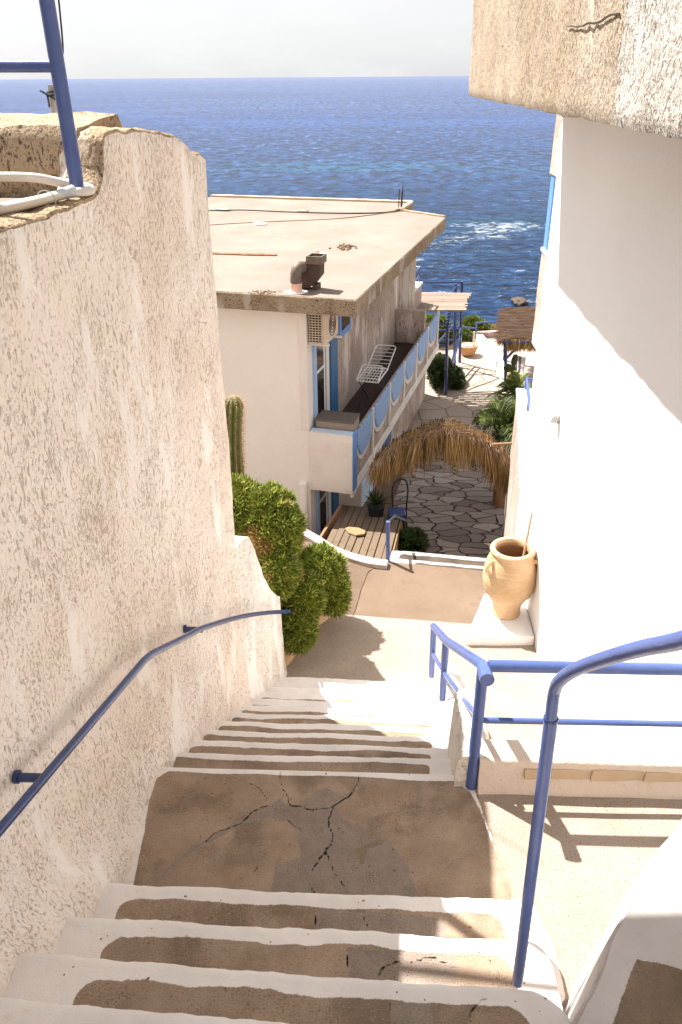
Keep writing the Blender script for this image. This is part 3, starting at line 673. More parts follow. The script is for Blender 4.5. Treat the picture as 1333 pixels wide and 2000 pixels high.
dfar = (5.53 - .137 * (P[:, 0] + .013)) - P[:, 1]; dne = P[:, 1] - (4.80 - .09 * (P[:, 0] + .4) + .03)
set_attr(o, 'paint', np.where(P[:, 0] < .72, np.maximum(.19 - dfar, .06 - dne), .19 - dfar))
me.materials.append(bpy.data.materials['landing']); me.polygons.foreach_set('use_smooth', [True] * len(me.polygons))
b = MB(); b.prism([(-.75, 3.0), (1.9, 3.0), (1.9, lower_y(1.9) - .004), (-.75, lower_y(-.75) - .004)], -2.3, LZ - .012); tag(b.build('lower_landing_base', M['white_rough']), kind='structure')

SZ = -1.75
b = MB()
sl = [(-.45, 5.45), (1.75, 5.2), (1.75, 6.47), (1.39, 6.53), (.45, 6.71), (.15, 6.86), (-.15, 7.08), (-.45, 7.12)]
b.prism(sl, SZ - .6, SZ); o = b.build('slab_path', M['slab'], rough=(.09, .006, 3)); tag(o, kind='structure')
b = MB(); b.prism([tuple(Zp(*p, SZ))[:2] for p in [(668, 1090), (700, 1097), (742, 1102), (720, 1118), (706, 1150), (690, 1205), (660, 1215), (655, 1150)]], SZ - .02, SZ + .008)
o = b.build('slab_patch', M['slab_old'], rough=(.05, .008, 9)); tag(o, kind='structure')
# white kerb round the far side of the slab
kb = MB(); pts = [Vector((*tuple(Zp(x, y, SZ + .05))[:2], 0)) for x, y in [(590, 1035), (620, 1052), (650, 1071), (690, 1086), (725, 1095), (757, 1099)]]
pts = spl(pts, 5); rr = []
for i, p in enumerate(pts):
    t_ = (pts[min(i + 1, len(pts) - 1)] - pts[max(i - 1, 0)]).normalized(); n_ = Vector((-t_.y, t_.x, 0)); k = noise.noise(p * 6) * .012
    rr.append([p - n_ * (.05 + k) + Vector((0, 0, SZ - .3)), p - n_ * (.05 + k) + Vector((0, 0, SZ + .045)), p - n_ * .03 + Vector((0, 0, SZ + .06 + k)), p + n_ * .04 + Vector((0, 0, SZ + .06 + k)), p + n_ * .06 + Vector((0, 0, SZ + .04)), p + n_ * .06 + Vector((0, 0, SZ - .9))])
kb.add([q for r in rr for q in r], [(i * 6 + j, (i + 1) * 6 + j, (i + 1) * 6 + (j + 1) % 6, i * 6 + (j + 1) % 6) for i in range(len(rr) - 1) for j in range(6)] + [tuple(range(6)), tuple(range(6 * len(rr) - 6, 6 * len(rr)))])
o = kb.build('kerb', M['white_shaded'], smooth=50); tag(o, 'white painted kerb curving round the brown slab in front of the wooden deck', 'kerb')

# stairs that drop from the slab to the stone path (their first treads show)
_st = M['stair']; M['stair'] = M['stair_shaded']
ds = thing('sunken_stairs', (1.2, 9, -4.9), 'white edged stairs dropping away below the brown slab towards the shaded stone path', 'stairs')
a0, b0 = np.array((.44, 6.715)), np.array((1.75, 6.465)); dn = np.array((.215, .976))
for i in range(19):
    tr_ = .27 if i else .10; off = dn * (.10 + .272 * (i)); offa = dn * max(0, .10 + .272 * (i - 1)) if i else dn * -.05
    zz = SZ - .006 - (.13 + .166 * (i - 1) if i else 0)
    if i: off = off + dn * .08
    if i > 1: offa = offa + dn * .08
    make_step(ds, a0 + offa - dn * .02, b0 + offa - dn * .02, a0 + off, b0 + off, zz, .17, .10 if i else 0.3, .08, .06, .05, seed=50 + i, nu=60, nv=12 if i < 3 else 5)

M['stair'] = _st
# grit and crumbs of mortar lying on treads and landing
b = MB(); rg = random.Random(21)
for k in range(150):
    n_ = rg.randint(0, 5); x = rg.uniform(-.72, .5); r_ = rg.uniform(.0015, .0045)
    if n_ >= 3: y, z = rg.uniform(1.75, 2.35), 0.0
    else: e = E_[n_]; y, z = e[0][1] + (e[1][1] - e[0][1]) * (x + .93) / 1.5 - rg.uniform(.02, .13), e[2]
    b.lathe([(r_ * .5, 0), (r_, r_ * .5), (r_ * .6, r_ * 1.1), (r_ * .1, r_ * 1.3)], (x, y, z), 6, wob=lambda r, z, a: r * (1 + .3 * math.sin(a * 2 + k)))
o = b.build('grit', M['stone_loose']); tag(o, kind='stuff')
# plinth and jar
PZ = -1.44
b = MB(); q = [tuple(Zp(*p, PZ))[:2] for p in [(911, 1243), (1043, 1243)]] + [(1.57, 5.70), (1.24, 5.70)]
q[1] = (1.545, q[1][1]); b.prism(q, LZ - .02, PZ); o = b.build('plinth', M['white_wall'], bevel=.014, rough=(.08, .004, 5), smooth=50)
tag(o, 'low white painted plinth under the clay jar against the white wall', 'plinth')
jar = thing('clay_jar', (1.375, 5.42, PZ), 'big tan clay storage jar with an open mouth standing on the white plinth', 'jar')
jc = (1.372, 5.42, PZ)
prof_o = [(.116, 0), (.121, .012), (.113, .05), (.121, .10), (.152, .165), (.188, .22), (.207, .28), (.215, .335), (.216, .37), (.213, .41), (.207, .455), (.198, .495), (.186, .53), (.175, .555), (.168, .572), (.167, .584), (.173, .594), (.179, .606), (.180, .618), (.172, .630), (.150, .634), (.138, .628)]
def ridge(r, z, a): return r * (1 + .004 * noise.noise(Vector((math.cos(a) * 2, math.sin(a) * 2, z * 9)))) + .0022 * math.sin(z * 260) * (1 if .15 < z < .45 else .2)
pf = []
for (r0, z0), (r1, z1) in zip(prof_o[:-1], prof_o[1:]):
    for k in range(4): pf.append((r0 + (r1 - r0) * k / 4, z0 + (z1 - z0) * k / 4))
b = MB(); n0 = len(pf); b.lathe(pf + [(.137, .60)], jc, 56, wob=ridge); b.f = b.f[:-1]
def jarmat():
    m, nt, bb = newmat('jar_clay', .85, .2); v = coord(nt); vb = coord(nt, (1, 1, 12))
    c = mix(nt, ramp(nt, nz(nt, v, 5, 6, .6), (.32, 0.), (.7, 1.)), (.50, .315, .165), (.60, .425, .265))
    c = mix(nt, mth(nt, 'MULTIPLY', smooth(nt, nz(nt, vb, 6, 4), .5, .7), .45), c, (.63, .46, .30))
    c = mix(nt, mth(nt, 'MULTIPLY', smooth(nt, nz(nt, v, 9, 6, .7), .58, .72), .55), c, (.66, .52, .37))
    c = mix(nt, mth(nt, 'MULTIPLY', smooth(nt, nz(nt, v, 70, 4, .7), .62, .72), .4), c, (.28, .14, .06))
    col(nt, bb, c); bump(nt, bb, mth(nt, 'ADD', nz(nt, vb, 14, 4), nz(nt, v, 60, 4)), .002); return m
M['jar'] = jarmat()
b.build('body', M['jar'], jar, smooth=60)
b = MB(); b.lathe([(.137, .60), (.128, .585), (.140, .56), (.17, .49), (.195, .40), (.19, .30), (.14, .2), (.02, .19)], jc, 40); b.f = b.f[:-2]; b.f.append(tuple(range(7 * 40, 8 * 40)))
b.build('inside', M['terracotta_in'], jar, smooth=60, recalc=False)
for an in (R(205), R(335), R(90)):
    hb = MB(); rd = Vector((math.cos(an), math.sin(an), 0)); c = Vector(jc)
    hb.tube(spl([c + rd * .168 + Vector((0, 0, .535)), c + rd * .205 + Vector((0, 0, .545)), c + rd * .232 + Vector((0, 0, .515)), c + rd * .232 + Vector((0, 0, .475)), c + rd * .205 + Vector((0, 0, .44))], 4), [.018] * 4 + [.015] * 9 + [.017] * 4, 10)
    hb.build('handle', M['jar'], jar, smooth=60)
b = MB(); b.tube(wig((1.44, 5.36, -1.05), (1.545, 5.62, -.60), 12, .006, 4), [.013 - .0004 * i for i in range(13)], 8)
o = b.build('stick', M['stick'], smooth=60); tag(o, 'bare brown stick poking out of the clay jar and leaning on the wall', 'stick')
b = MB()
for i, (aa, h, bnd) in enumerate([(.4, .30, .09), (1.9, .27, -.05), (3.0, .36, .12), (4.0, .37, .17), (5.2, .28, .06), (2.5, .38, .2)]):
    d_ = Vector((math.cos(aa), math.sin(aa), 0)); c = Vector(jc) + d_ * .05 + Vector((0, 0, .21))
    b.tube([c + d_ * (bnd * (k / 6) ** 1.6) + Vector((0, 0, h * math.sin(k / 6 * 1.75))) for k in range(7)], [.0045 - .0005 * k for k in range(7)], 5)
for i in range(9):
    aa = random.uniform(2.3, 4.2); d_ = Vector((math.cos(aa), math.sin(aa), 0)); c = Vector(jc) + d_ * .15 + Vector((0, 0, .60))
    sd = Vector((-d_.y, d_.x, 0)) * .006; e = c + d_ * random.uniform(.03, .07) + Vector((random.uniform(-.02, .02), 0, random.uniform(.0, .06)))
    b.add([c - sd, c + sd, e, e + Vector((0, 0, .003))], [(0, 1, 2), (0, 1, 3)])
o = b.build('dry_plant', M['twig']); tag(o, 'withered plant with bent dry stems inside the clay jar', 'plant')

# ================================================================== LOW WALLS AND BLUE RAILS
ss = MB()                                       # side wall of the lower stairs
def side_top(y): return float(np.interp(y, [2.1, 2.26, 2.72, 2.80, 3.3, 4.0, 4.72], [.165, .165, .12, -.12, -.46, -.88, -1.40]))
rings = []
for i in range(91):
    y = 2.262 + (4.72 - 2.262) * i / 90; xl = .452 + .115 * (y - 2.26); zt = side_top(y) + noise.noise(Vector((y * 6, 0, 7))) * .008; k = noise.noise(Vector((y * 5, 2, 7))) * .006
    th = .13
    rings.append([(xl - .02 + k, y, -2.0), (xl - .012 + k, y, zt - .3), (xl + k, y, zt - .03), (xl + .02 + k, y, zt - .004), (xl + .06, y, zt), (xl + th - .02, y, zt - .004), (xl + th, y, zt - .03), (xl + th + .004, y, -2.0)])
ss.add([q for r in rings for q in r], [(i * 8 + j, (i + 1) * 8 + j, (i + 1) * 8 + (j + 1) % 8, i * 8 + (j + 1) % 8) for i in range(90) for j in range(8)] + [tuple(range(8)), tuple(range(720, 728))])
o = ss.build('stair_side_wall', M['white_rough'], smooth=50); tag(o, 'low white side wall stepping down the right of the lower stairs, carrying the blue rail', 'wall')
lw = thing('platform_wall', (1.2, 2.3, 0), 'low cream wall with a row of bare bricks along the platform edge under the blue railing', 'wall')
b = MB(); ring = []
for i in range(61):
    x = .535 + 2.0 * i / 60; y0 = 2.243 - .042 * (x - .53); k = noise.noise(Vector((x * 5, 0, 2))) * .006; zt = .163 + noise.noise(Vector((x * 4, 3, 2))) * .005
    ring.append([(x, y0 - .03 + k, -.05), (x, y0 - .015 + k, .025), (x, y0 + k, .07), (x, y0 + k * .6, zt - .012), (x, y0 + .012 + k, zt), (x, y0 + .115, zt - .002), (x, y0 + .125, zt - .02), (x, y0 + .125, -1.6)])
b.add([q for r in ring for q in r], [(i * 8 + j, (i + 1) * 8 + j, (i + 1) * 8 + (j + 1) % 8, i * 8 + (j + 1) % 8) for i in range(60) for j in range(8)] + [tuple(range(8)), tuple(range(480, 488))])
b.build('wall_body', plaster('cream_wall', (.66, .56, .47), (.60, .49, .39), 3, .004, (.4, .28, .18), .85, .3), lw, smooth=50)
x = .71
for i, ln in enumerate([.075, .185, .205, .20, .21, .2, .2, .2, .2]):
    b = MB(); y0 = 2.243 - .042 * (x - .53); b.box(x, x + ln - .003, y0 - .009, y0 + .05, .072 + .002 * (i % 2), .124 + .002 * (i % 3)); b.build('brick', M['brick'], lw, bevel=.004, rough=(.03, .003, 20)); x += ln

RB = .0225
cr = thing('corner_railing', (.519, 2.25, 0), 'blue pipe railing that turns the corner above the low cream wall, three posts', 'railing')
top = Vector((.519, 2.285, .595))
b = MB(); b.tube([(.513, 2.262, -.02), (.517, 2.275, .3), (.519, 2.283, .60)], RB, 18); b.build('post', M['blue'], cr, smooth=40)
p3t = Vector((.577, 4.02, -.53)); p2t = Vector((.545, 3.32, -.095))
b = MB(); b.tube([p2t, (.548, 3.325, -.50)], .0195, 14); b.build('post', M['blue'], cr, smooth=40)
b = MB(); b.tube([p3t, (.582, 4.02, -.93)], .0195, 14); b.build('post', M['blue'], cr, smooth=40)
b = MB(); b.tube([(.519, 2.20, .602)] + [top.lerp(p2t, k / 4) for k in range(4)] + arc(p2t + (top - p2t) * .08, p2t, p2t.lerp(p3t, .3), 4) + [p3t.lerp(p2t, .05), p3t + Vector((0, .02, -.012))], [.027] + [.0235] * 4 + [.0225] * 5 + [.0215, .0215], 18)
b.build('top_rail', M['blue'], cr, smooth=40)
b = MB(); b.tube([(.54, 2.285, .597), (1.3, 2.258, .594), (2.4, 2.22, .59)], .0230, 18); b.build('top_rail', M['blue'], cr, smooth=40)
b = MB(); b.tube([(.535, 2.28, .335), (1.3, 2.255, .332), (2.4, 2.215, .33)], .0125, 12); b.build('mid_rail', M['blue'], cr, smooth=40)
b = MB(); b.tube([(.522, 2.30, .33), (.548, 3.32, -.31), (.58, 4.02, -.745)], .0125, 12); b.build('mid_rail', M['blue'], cr, smooth=40)
b = MB(); b.tube([(2.38, 2.215, .15), (2.38, 2.215, .60)], RB, 14); b.build('post', M['blue'], cr, smooth=40)

fr = thing('stair_railing', (.44, 1.2, .5), 'nearest blue handrail, slim post on a step edge and thick rail bending to the right', 'railing')
b = MB(); b.tube([(.437, 1.185, .49), (.425, 1.183, .95), (.413, 1.18, 1.385)], .0138, 18); b.build('post', M['blue'], fr, smooth=40)
b = MB(); rl = spl([(.413, 1.18, 1.375), tuple(Yp(1083, 1352, 1.168)), tuple(Yp(1095, 1328, 1.13)), tuple(Yp(1128, 1306, 1.07)), tuple(Yp(1180, 1287, .99)), tuple(Yp(1255, 1266, .88)), tuple(Yp(1333, 1250, .78)), (.41, .6, 2.06), (.41, .3, 2.30)], 6)
b.tube(rl, .0122, 22); b.build('handrail', M['blue'], fr, smooth=50)
b = MB(); b.lathe([(.0125, -.006), (.0150, -.003), (.0152, .002), (.0125, .006)], (.413, 1.18, 1.383), 16); b.build('weld_collar', M['blue_dark'], fr, smooth=60)
b = MB(); b.tube([(.41, .32, 2.23), (.42, .32, 1.0)], .0165, 14); b.build('post', M['blue'], fr, smooth=40)

hr = thing('wall_handrail', (-.7, 2.3, .6), 'dark blue handrail bracketed to the rough wall on the left, bending down along the stairs', 'handrail')
b = MB(); hA, hB, hC = Vector((-.838, 1.328, .895)), Vector((-.705, 2.284, .658)), Vector((-.62, 2.896, .323)); pts = [hA + (hA - hB) * .8, hA] + arc(hB.lerp(hA, .06), hB, hB.lerp(hC, .10), 5) + spl([hB.lerp(hC, .2), hB.lerp(hC, .65), hC, (-.54, 3.5, -.06), (-.455, 4.1, -.47), (-.378, 4.66, -.87)], 4)
b.tube(pts, .0132, 16); b.build('rail', M['blue_dark'], hr, smooth=45)
for y in (1.55, 2.87):
    b = MB(); x = wallx(y); ptl = [tuple(p) for p in pts]; xr = float(np.interp(y, [p[1] for p in ptl], [p[0] for p in ptl])); z = float(np.interp(y, [p[1] for p in ptl], [p[2] for p in ptl])) - .004
    b.tube([(x - .03, y, z + .0), (xr, y, z - .006)], .013, 12); b.tube([(x + .001, y, z), (x + .012, y, z)], .019, 14); b.build('bracket', M['blue_dark'], hr, smooth=40)

# winder block at the bottom right
wb = thing('winder_step', (1.0, 1.0, .3), 'white edged step block at the bottom right with a dark concrete top', 'step')
tz = .60
tp = [Zp(*p, tz) for p in [(1400, 1480), (1333, 1588), (1290, 1650), (1250, 1702), (1226, 1768), (1185, 1850), (1118, 2000), (1060, 2130)]]
vs = []; pr = []
top_pts = []
for i in range(len(tp) - 1):
    for k in range(8): top_pts.append(tp[i].lerp(tp[i + 1], k / 8))
top_pts.append(tp[-1])
b = MB(); nn = len(top_pts); K = 60; dq = []
for i, p in enumerate(top_pts):
    t_ = (top_pts[min(i + 1, nn - 1)] - top_pts[max(i - 1, 0)]).normalized(); out = Vector((t_.y, -t_.x, 0)); out = out if out.x < 0 else -out
    w_ = noise.noise(p * 6) * .012
    for h in range(9): 
        k = h / 8; b.v.append(tuple(p + out * (.10 * (1 - k) + w_ * k) + Vector((0, 0, -.62 + k * .60)))); pr.append(1)
    for h in range(K + 1):
        k = h / K; q = p + out * (w_ - .006) - out * (k ** 1.3 * 1.1); q.z = tz - (.012 if h == 0 else 0) + noise.noise(q * 9) * .006; b.v.append(tuple(q))
        d = k ** 1.3 * 1.1; pr.append(1); dq.append((len(pr) - 1, q.x, q.y))
m_ = 9 + K + 1
b.f = [(i * m_ + j, (i + 1) * m_ + j, (i + 1) * m_ + j + 1, i * m_ + j + 1) for i in range(nn - 1) for j in range(m_ - 1)]; b.m = [0] * len(b.f)
Pq = np.array([(x, y) for _, x, y in dq]); pol = frac(G([(1243, 1872), (1285, 1878), (1420, 1925), (1500, 2200), (1120, 2200), (1200, 1992)], tz), 2, .04, 3); dd0 = seg_dist(Pq, pol + [pol[0]]); dd0 = np.where(in_poly(Pq, pol), -dd0, dd0)
for (k, _, _), v_ in zip(dq, dd0): pr[k] = v_
o = b.build('block', M['stair_grey'], wb, smooth=50); set_attr(o, 'paint', pr); ckb = np.full(len(pr), 1.)
for i in range(nn):
    if i < 30: continue
    for h in range(m_): ckb[i * m_ + h] = (8 - h) * .075 + .0015 if h <= 8 else ((h - 9) / K) ** 1.3 * 1.1
set_attr(o, 'crack', ckb); set_attr(o, 'patch', np.full(len(pr), -1.))

# ================================================================== RIGHT HOUSE
rh = thing('white_house', (2.5, 4, -1.6), 'big smooth white house wall on the right with a rough overhanging balcony at its top', 'house')
AX = Vector((math.sin(R(2.27)), math.cos(R(2.27)), 0)); AN = Vector((-AX.y, AX.x, 0))          # along the wall, out of the wall
C0 = Vector((1.60, 6.30, 0))
def rw(a, n_, z): return C0 + AX * a + AN * n_ + Vector((0, 0, z))
b = MB(); b.add([rw(*p) for p in [(-8, 0, -2), (-8, -5, -2), (0, -5, -2), (0, 0, -2), (-8, 0, 3.4), (-8, -5, 3.4), (0, -5, 3.4), (0, 0, 3.4)]], [(0, 1, 2, 3), (4, 7, 6, 5), (0, 4, 5, 1), (1, 5, 6, 2), (2, 6, 7, 3), (3, 7, 4, 0)])
b.build('wall', M['white_wall'], rh, bevel=.012)
# the overhang: a balcony front whose worn end is bare and whose nearer part is painted
def overhang(a0, a1, zt, nm, mat, na, rough_):
    b = MB(); OV = .672; ring = []
    nz2 = 40
    for i in range(na + 1):
        a = a0 + (a1 - a0) * i / na; r = []
        zb = 2.372 + noise.noise(Vector((a * 4, 1, 1))) * .010 + noise.noise(Vector((a * 15, 1, 1))) * .004
        for j in range(nz2 + 1):
            z = zb + (zt - zb) * j / nz2; d = noise.noise(Vector((a * 3, z * 3, 9))) * .01 + noise.noise(Vector((a * 14, z * 9, 9))) * .006 + noise.noise(Vector((a * 34, z * 22, 9))) * rough_
            e = .012 if j == 0 else 0
            r.append(rw(a, OV + d - e, z))
        r.append(rw(a, OV - .16, zt)); r.append(rw(a, OV - .16, 2.52)); r.append(rw(a, .002, 2.52)); r.append(rw(a, .002, zb)); ring.append(r)
    n = len(ring[0])
    b.add([q for r in ring for q in r], [(i * n + j, (i + 1) * n + j, (i + 1) * n + (j + 1) % n, i * n + (j + 1) % n) for i in range(na) for j in range(n)] + [tuple(range(n - 1, -1, -1)), tuple(range(na * n, na * n + n))])
    return b.build(nm, mat, rh, smooth=50)
ACH = float((Yp(1212, 200, 3.42) - C0).dot(AX))
overhang(-3.8, .06, 3.45, 'balcony_front', M['stucco_over'], 120, .004)
overhang(-7.5, -3.801, 3.45, 'painted_balcony_front', M['stucco_over_white'], 150, .006)
for o in rh.children:
    if o.name.startswith('painted'): o['label'] = 'white painted nearer part of the overhang'
ckp = frac([(1108, 52), (1150, 45), (1180, 38), (1212, 27)], 3, .12, 2)
b = MB()
for (xa, ya), (xb, yb), wd in zip(ckp[:-1], ckp[1:], [.8 + 1.3 * min(1, i / 10) for i in range(len(ckp))]):
    q = [Pp(xa, ya - wd, rw(0, .676, 0), AN), Pp(xa, ya + wd, rw(0, .676, 0), AN), Pp(xb, yb + wd, rw(0, .676, 0), AN), Pp(xb, yb - wd, rw(0, .676, 0), AN)]
    b.extr(q, AN * .003)
b.build('crack', concrete('crack_dark', (.045, .03, .018), (.07, .045, .028), (.02, .015, .01), 20), rh)

# lamp on the white wall
lp = thing('wall_lamp', (1.55, 5.27, .36), 'small round grey bulkhead lamp fixed on the sunlit white wall', 'lamp')
lc = Vector((rw(-1.03, 0, 0).x, rw(-1.03, 0, 0).y, .36)); Mx = Matrix.Translation(lc) @ AN.to_track_quat('Z', 'Y').to_matrix().to_4x4()
b = MB(); b.lathe([(.040, -.002), (.042, .012), (.036, .018)], (0, 0, 0), 20, M=Mx); b.build('base', M['grey_metal'], lp, smooth=40)
b = MB(); b.lathe([(.032, .016), (.034, .05), (.028, .062), (.004, .068)], (0, 0, 0), 20, M=Mx); b.build('cover', M['white_metal'], lp, smooth=40)
b = MB()
for k in range(3): b.lathe([(.036, .026 + k * .012), (.0375, .029 + k * .012), (.036, .032 + k * .012)], (0, 0, 0), 20, M=Mx)
b.build('guard', M['grey_metal'], lp, smooth=40)

# the set back rear part of the house: blue column between two plaster bands
rb = thing('rear_balcony', (2.6, 9, -.3), 'set back balcony of the white house with a blue column between beige plaster bands', 'balcony')
def rr2(a, n_, z): return Vector((2.345, 9.5, 0)) + AX * a + AN * n_ + Vector((0, 0, z))
def rbx(mb, a0, a1, n0, n1, z0, z1): mb.hexa([rr2(a0, n0, z0), rr2(a1, n0, z0), rr2(a1, n1, z0), rr2(a0, n1, z0), rr2(a0, n0, z1), rr2(a1, n0, z1), rr2(a1, n1, z1), rr2(a0, n1, z1)])
b = MB(); rbx(b, -3.4, 0, 0, -.16, -.21, .72); b.build('parapet', M['stucco_far'], rb, bevel=.01, rough=(.12, .008, 5))
b = MB(); rbx(b, -3.4, .01, .012, -.17, .722, .76); b.build('sill', M['blue_pale'], rb)
b = MB(); rbx(b, -.2, -.01, -.01, -.20, .762, 1.54); b.build('column', M['blue_mid'], rb, bevel=.008)
b = MB(); rbx(b, -3.4, 0, .01, -.22, 1.541, 2.6); b.build('beam', M['stucco_far'], rb, bevel=.01, rough=(.12, .008, 5))
b = MB(); rbx(b, -3.4, -.1, -.9, -3.5, -5.1, 2.55); rbx(b, -3.4, -.02, -.0, -.9, -.36, -.212); b.build('wall', M['white_wall'], rb)

# ================================================================== PLANTS BY THE STAIRS
def leaf_mound(mb, c, rad, n, ll, lw_, seed, mi=0, low=-.75, dry=None):
    """rosettes of finger leaves standing out of a lumpy mound"""
    rr = random.Random(seed); c = Vector(c)
    for i in range(n):
        z = rr.uniform(low, 1); a = rr.uniform(0, 2 * math.pi); q = math.sqrt(max(0, 1 - z * z)); d = Vector((q * math.cos(a), q * math.sin(a), z))
        lump = 1 + .20 * noise.noise(d * 2.3 + Vector((seed, 0, 0))) + .13 * noise.noise(d * 6 + Vector((seed, 3, 0)))
        base = c + Vector((d.x * rad[0], d.y * rad[1], d.z * rad[2])) * lump * rr.uniform(.80, 1.0)
        nrm = Vector((d.x / rad[0], d.y / rad[1], d.z / rad[2])).normalized(); nrm = (nrm + Vector((0, 0, .35))).normalized()
        t1 = nrm.orthogonal().normalized(); t2 = nrm.cross(t1)
        k = rr.randint(9, 13); ph = rr.uniform(0, 6.28); m2 = mi if not (dry and dry(base, rr)) else 1
        s_ = rr.uniform(.7, 1.15)
        for j in range(k):
            an = ph + j * 2.4; sp = .25 + .75 * (j / k); dr = (nrm * (1.15 - sp * .75) + (t1 * math.cos(an) + t2 * math.sin(an)) * sp).normalized()
            l = ll * s_ * rr.uniform(.75, 1.15); sd = dr.cross(nrm); sd = sd.normalized() if sd.length > 1e-4 else t1
            w2 = lw_ * s_; up_ = sd.cross(dr).normalized(); p = base + dr * .006
            m1 = p + dr * l * .5 + up_ * l * .04; e = p + dr * l + nrm * l * .14
            mb.add([p - sd * w2 * .45, p + sd * w2 * .45, m1 + sd * w2, m1 - sd * w2, m1 + up_ * w2 * .9, e], [(0, 1, 2, 4), (1, 0, 3, 4)[::-1] if False else (0, 4, 3), (4, 2, 5), (3, 4, 5)], m2)
def stems(mb, c, rad, n, seed, foot):
    rr = random.Random(seed)
    for i in range(n):
        d = Vector((rr.uniform(-1, 1), rr.uniform(-1, 1), rr.uniform(-.6, .9))).normalized(); e = Vector(c) + Vector((d.x * rad[0], d.y * rad[1], d.z * rad[2])) * .86
        f = Vector(foot) + Vector((rr.uniform(-.05, .05), rr.uniform(-.05, .05), 0)); m = f.lerp(e, .55) + Vector((0, 0, .06)); mb.tube(arc(f, m, e, 5), [.009, .008, .007, .006, .005, .003], 5)
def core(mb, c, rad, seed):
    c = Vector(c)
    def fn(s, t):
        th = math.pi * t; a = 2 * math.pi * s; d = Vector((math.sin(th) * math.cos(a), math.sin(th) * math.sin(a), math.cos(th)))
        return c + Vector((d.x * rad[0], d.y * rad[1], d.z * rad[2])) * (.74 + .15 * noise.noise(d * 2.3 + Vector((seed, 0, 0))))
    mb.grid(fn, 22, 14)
def bush(label, blobs, foot, seed, dry=None, name='succulent_bush', group='succulent bushes by the stairs', ll=.062, lw_=.0088, dens=900, mats=None):
    t = thing(name, foot, label, 'bush', group)
    mb = MB(); st = MB()
    for i, (c, r) in enumerate(blobs):
        leaf_mound(mb, c, r, int(dens * (r[0] * r[2] + r[1] * r[2] + r[0] * r[1]) / .06 * .55), ll, lw_, seed * 10 + i, 0, -.85, dry); stems(st, c, r, 10, seed * 7 + i, foot)
    mb.build('foliage', mats or [M['leaf_bush'], M['leaf_dry']], t, recalc=False)
    st.build('stem', M['twig'], t, smooth=60)
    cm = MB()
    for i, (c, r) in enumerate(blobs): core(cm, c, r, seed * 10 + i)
    o = cm.build('inner_shade', M['leaf_dark'], t, smooth=80); o.name = 'inner_shade_core'  # dark solid core standing in for the shade between the leaves
    return t
dr1 = lambda p, r: r.random() < (.85 if (p - Vector((-.64, 4.95, -.50))).length < .14 else .04)
bush('large domed green succulent bush spilling over the garden wall, partly dried brown', [((-.55, 5.22, -.50), (.23, .25, .30)), ((-.80, 5.30, -.38), (.18, .25, .20)), ((-.50, 5.0, -.74), (.14, .17, .2))], (-.55, 5.2, -.80), 1, dr1)
bush('yellow green succulent bush furthest down the slope beside the brown slab', [((-.17, 5.46, -1.03), (.165, .18, .155)), ((-.08, 5.42, -1.22), (.11, .15, .18))], (-.25, 5.42, -1.30), 2)
bush('middle succulent bush hanging between the domed one and the path', [((-.31, 5.12, -1.06), (.135, .15, .17))], (-.33, 5.14, -1.30), 3)
bush('lowest small succulent bush touching the end of the garden wall', [((-.345, 4.95, -1.25), (.11, .12, .16))], (-.36, 4.95, -1.42), 4)
# planter: earth held by a low ochre wall
b = MB(); b.prism([(-3, 4.0), (-.72, 4.0), (-.60, 4.86), (-.42, 5.0), (-.30, 5.4), (-.22, 5.62), (-.5, 7.0), (-3, 7.0)], -2.2, lambda p: -.78 if p[0] < -.5 else -1.26)
o = b.build('planter_soil', M['soil'], rough=(.12, .02, 5)); tag(o, kind='structure')
kp = MB(); pts = spl([(-.46, 4.83, 0), (-.40, 4.92, 0), (-.33, 5.1, 0), (-.24, 5.32, 0), (-.13, 5.46, 0), (-.06, 5.60, 0)], 6); rr = []
for p in pts:
    k = noise.noise(p * 7) * .012; n_ = Vector((.9, -.4, 0)).normalized()
    rr.append([p + n_ * (.01 + k) + Vector((0, 0, -1.85)), p + n_ * k + Vector((0, 0, -1.24)), p - n_ * .02 + Vector((0, 0, -1.22)), p - n_ * .09 + Vector((0, 0, -1.22)), p - n_ * .1 + Vector((0, 0, -1.85))])
kp.add([q for r in rr for q in r], [(i * 5 + j, (i + 1) * 5 + j, (i + 1) * 5 + (j + 1) % 5, i * 5 + (j + 1) % 5) for i in range(len(rr) - 1) for j in range(5)] + [tuple(range(5)), tuple(range(5 * len(rr) - 5, 5 * len(rr)))])
o = kp.build('planter_wall', plaster('ochre_plaster', (.55, .34, .18), (.60, .42, .26), 5, .004, (.3, .17, .08)), smooth=50); tag(o, 'low ochre planter wall under the green bushes beside the path', 'wall')
# cactus
ca = thing('column_cactus', (-.87, 6.0, -.80), 'tall ribbed column cactus with orange spines in front of the pale house wall', 'cactus')
b = MB(); sp = MB(); NR = 11; H = 1.10; cb = Vector((-.885, 6.0, -.83)); rings = 44; sg = NR * 8
vs = []
for i in range(rings + 1):
    t_ = i / rings; z = H * t_; r0 = .080 * (1 - .05 * math.cos(t_ * 9)) * (1 if t_ < .90 else math.sqrt(max(0.0, 1 - ((t_ - .90) / .10) ** 2)) * .97 + .03)
    for j in range(sg):
        a = 2 * math.pi * j / sg; w_ = abs(math.cos(a * NR / 2)); r = r0 * (.80 + .24 * w_ ** 1.2) + (.004 * math.sin(z * 160) * w_ * (t_ < .95))
        vs.append(cb + Vector((r * math.cos(a) + .035 * t_ * t_ - .02 * math.sin(t_ * 3), r * math.sin(a), z)))
b.add(vs, [(i * sg + j, i * sg + (j + 1) % sg, (i + 1) * sg + (j + 1) % sg, (i + 1) * sg + j) for i in range(rings) for j in range(sg)] + [tuple(range(rings * sg, rings * sg + sg))])
b.build('body', M['cactus'], ca, smooth=70)
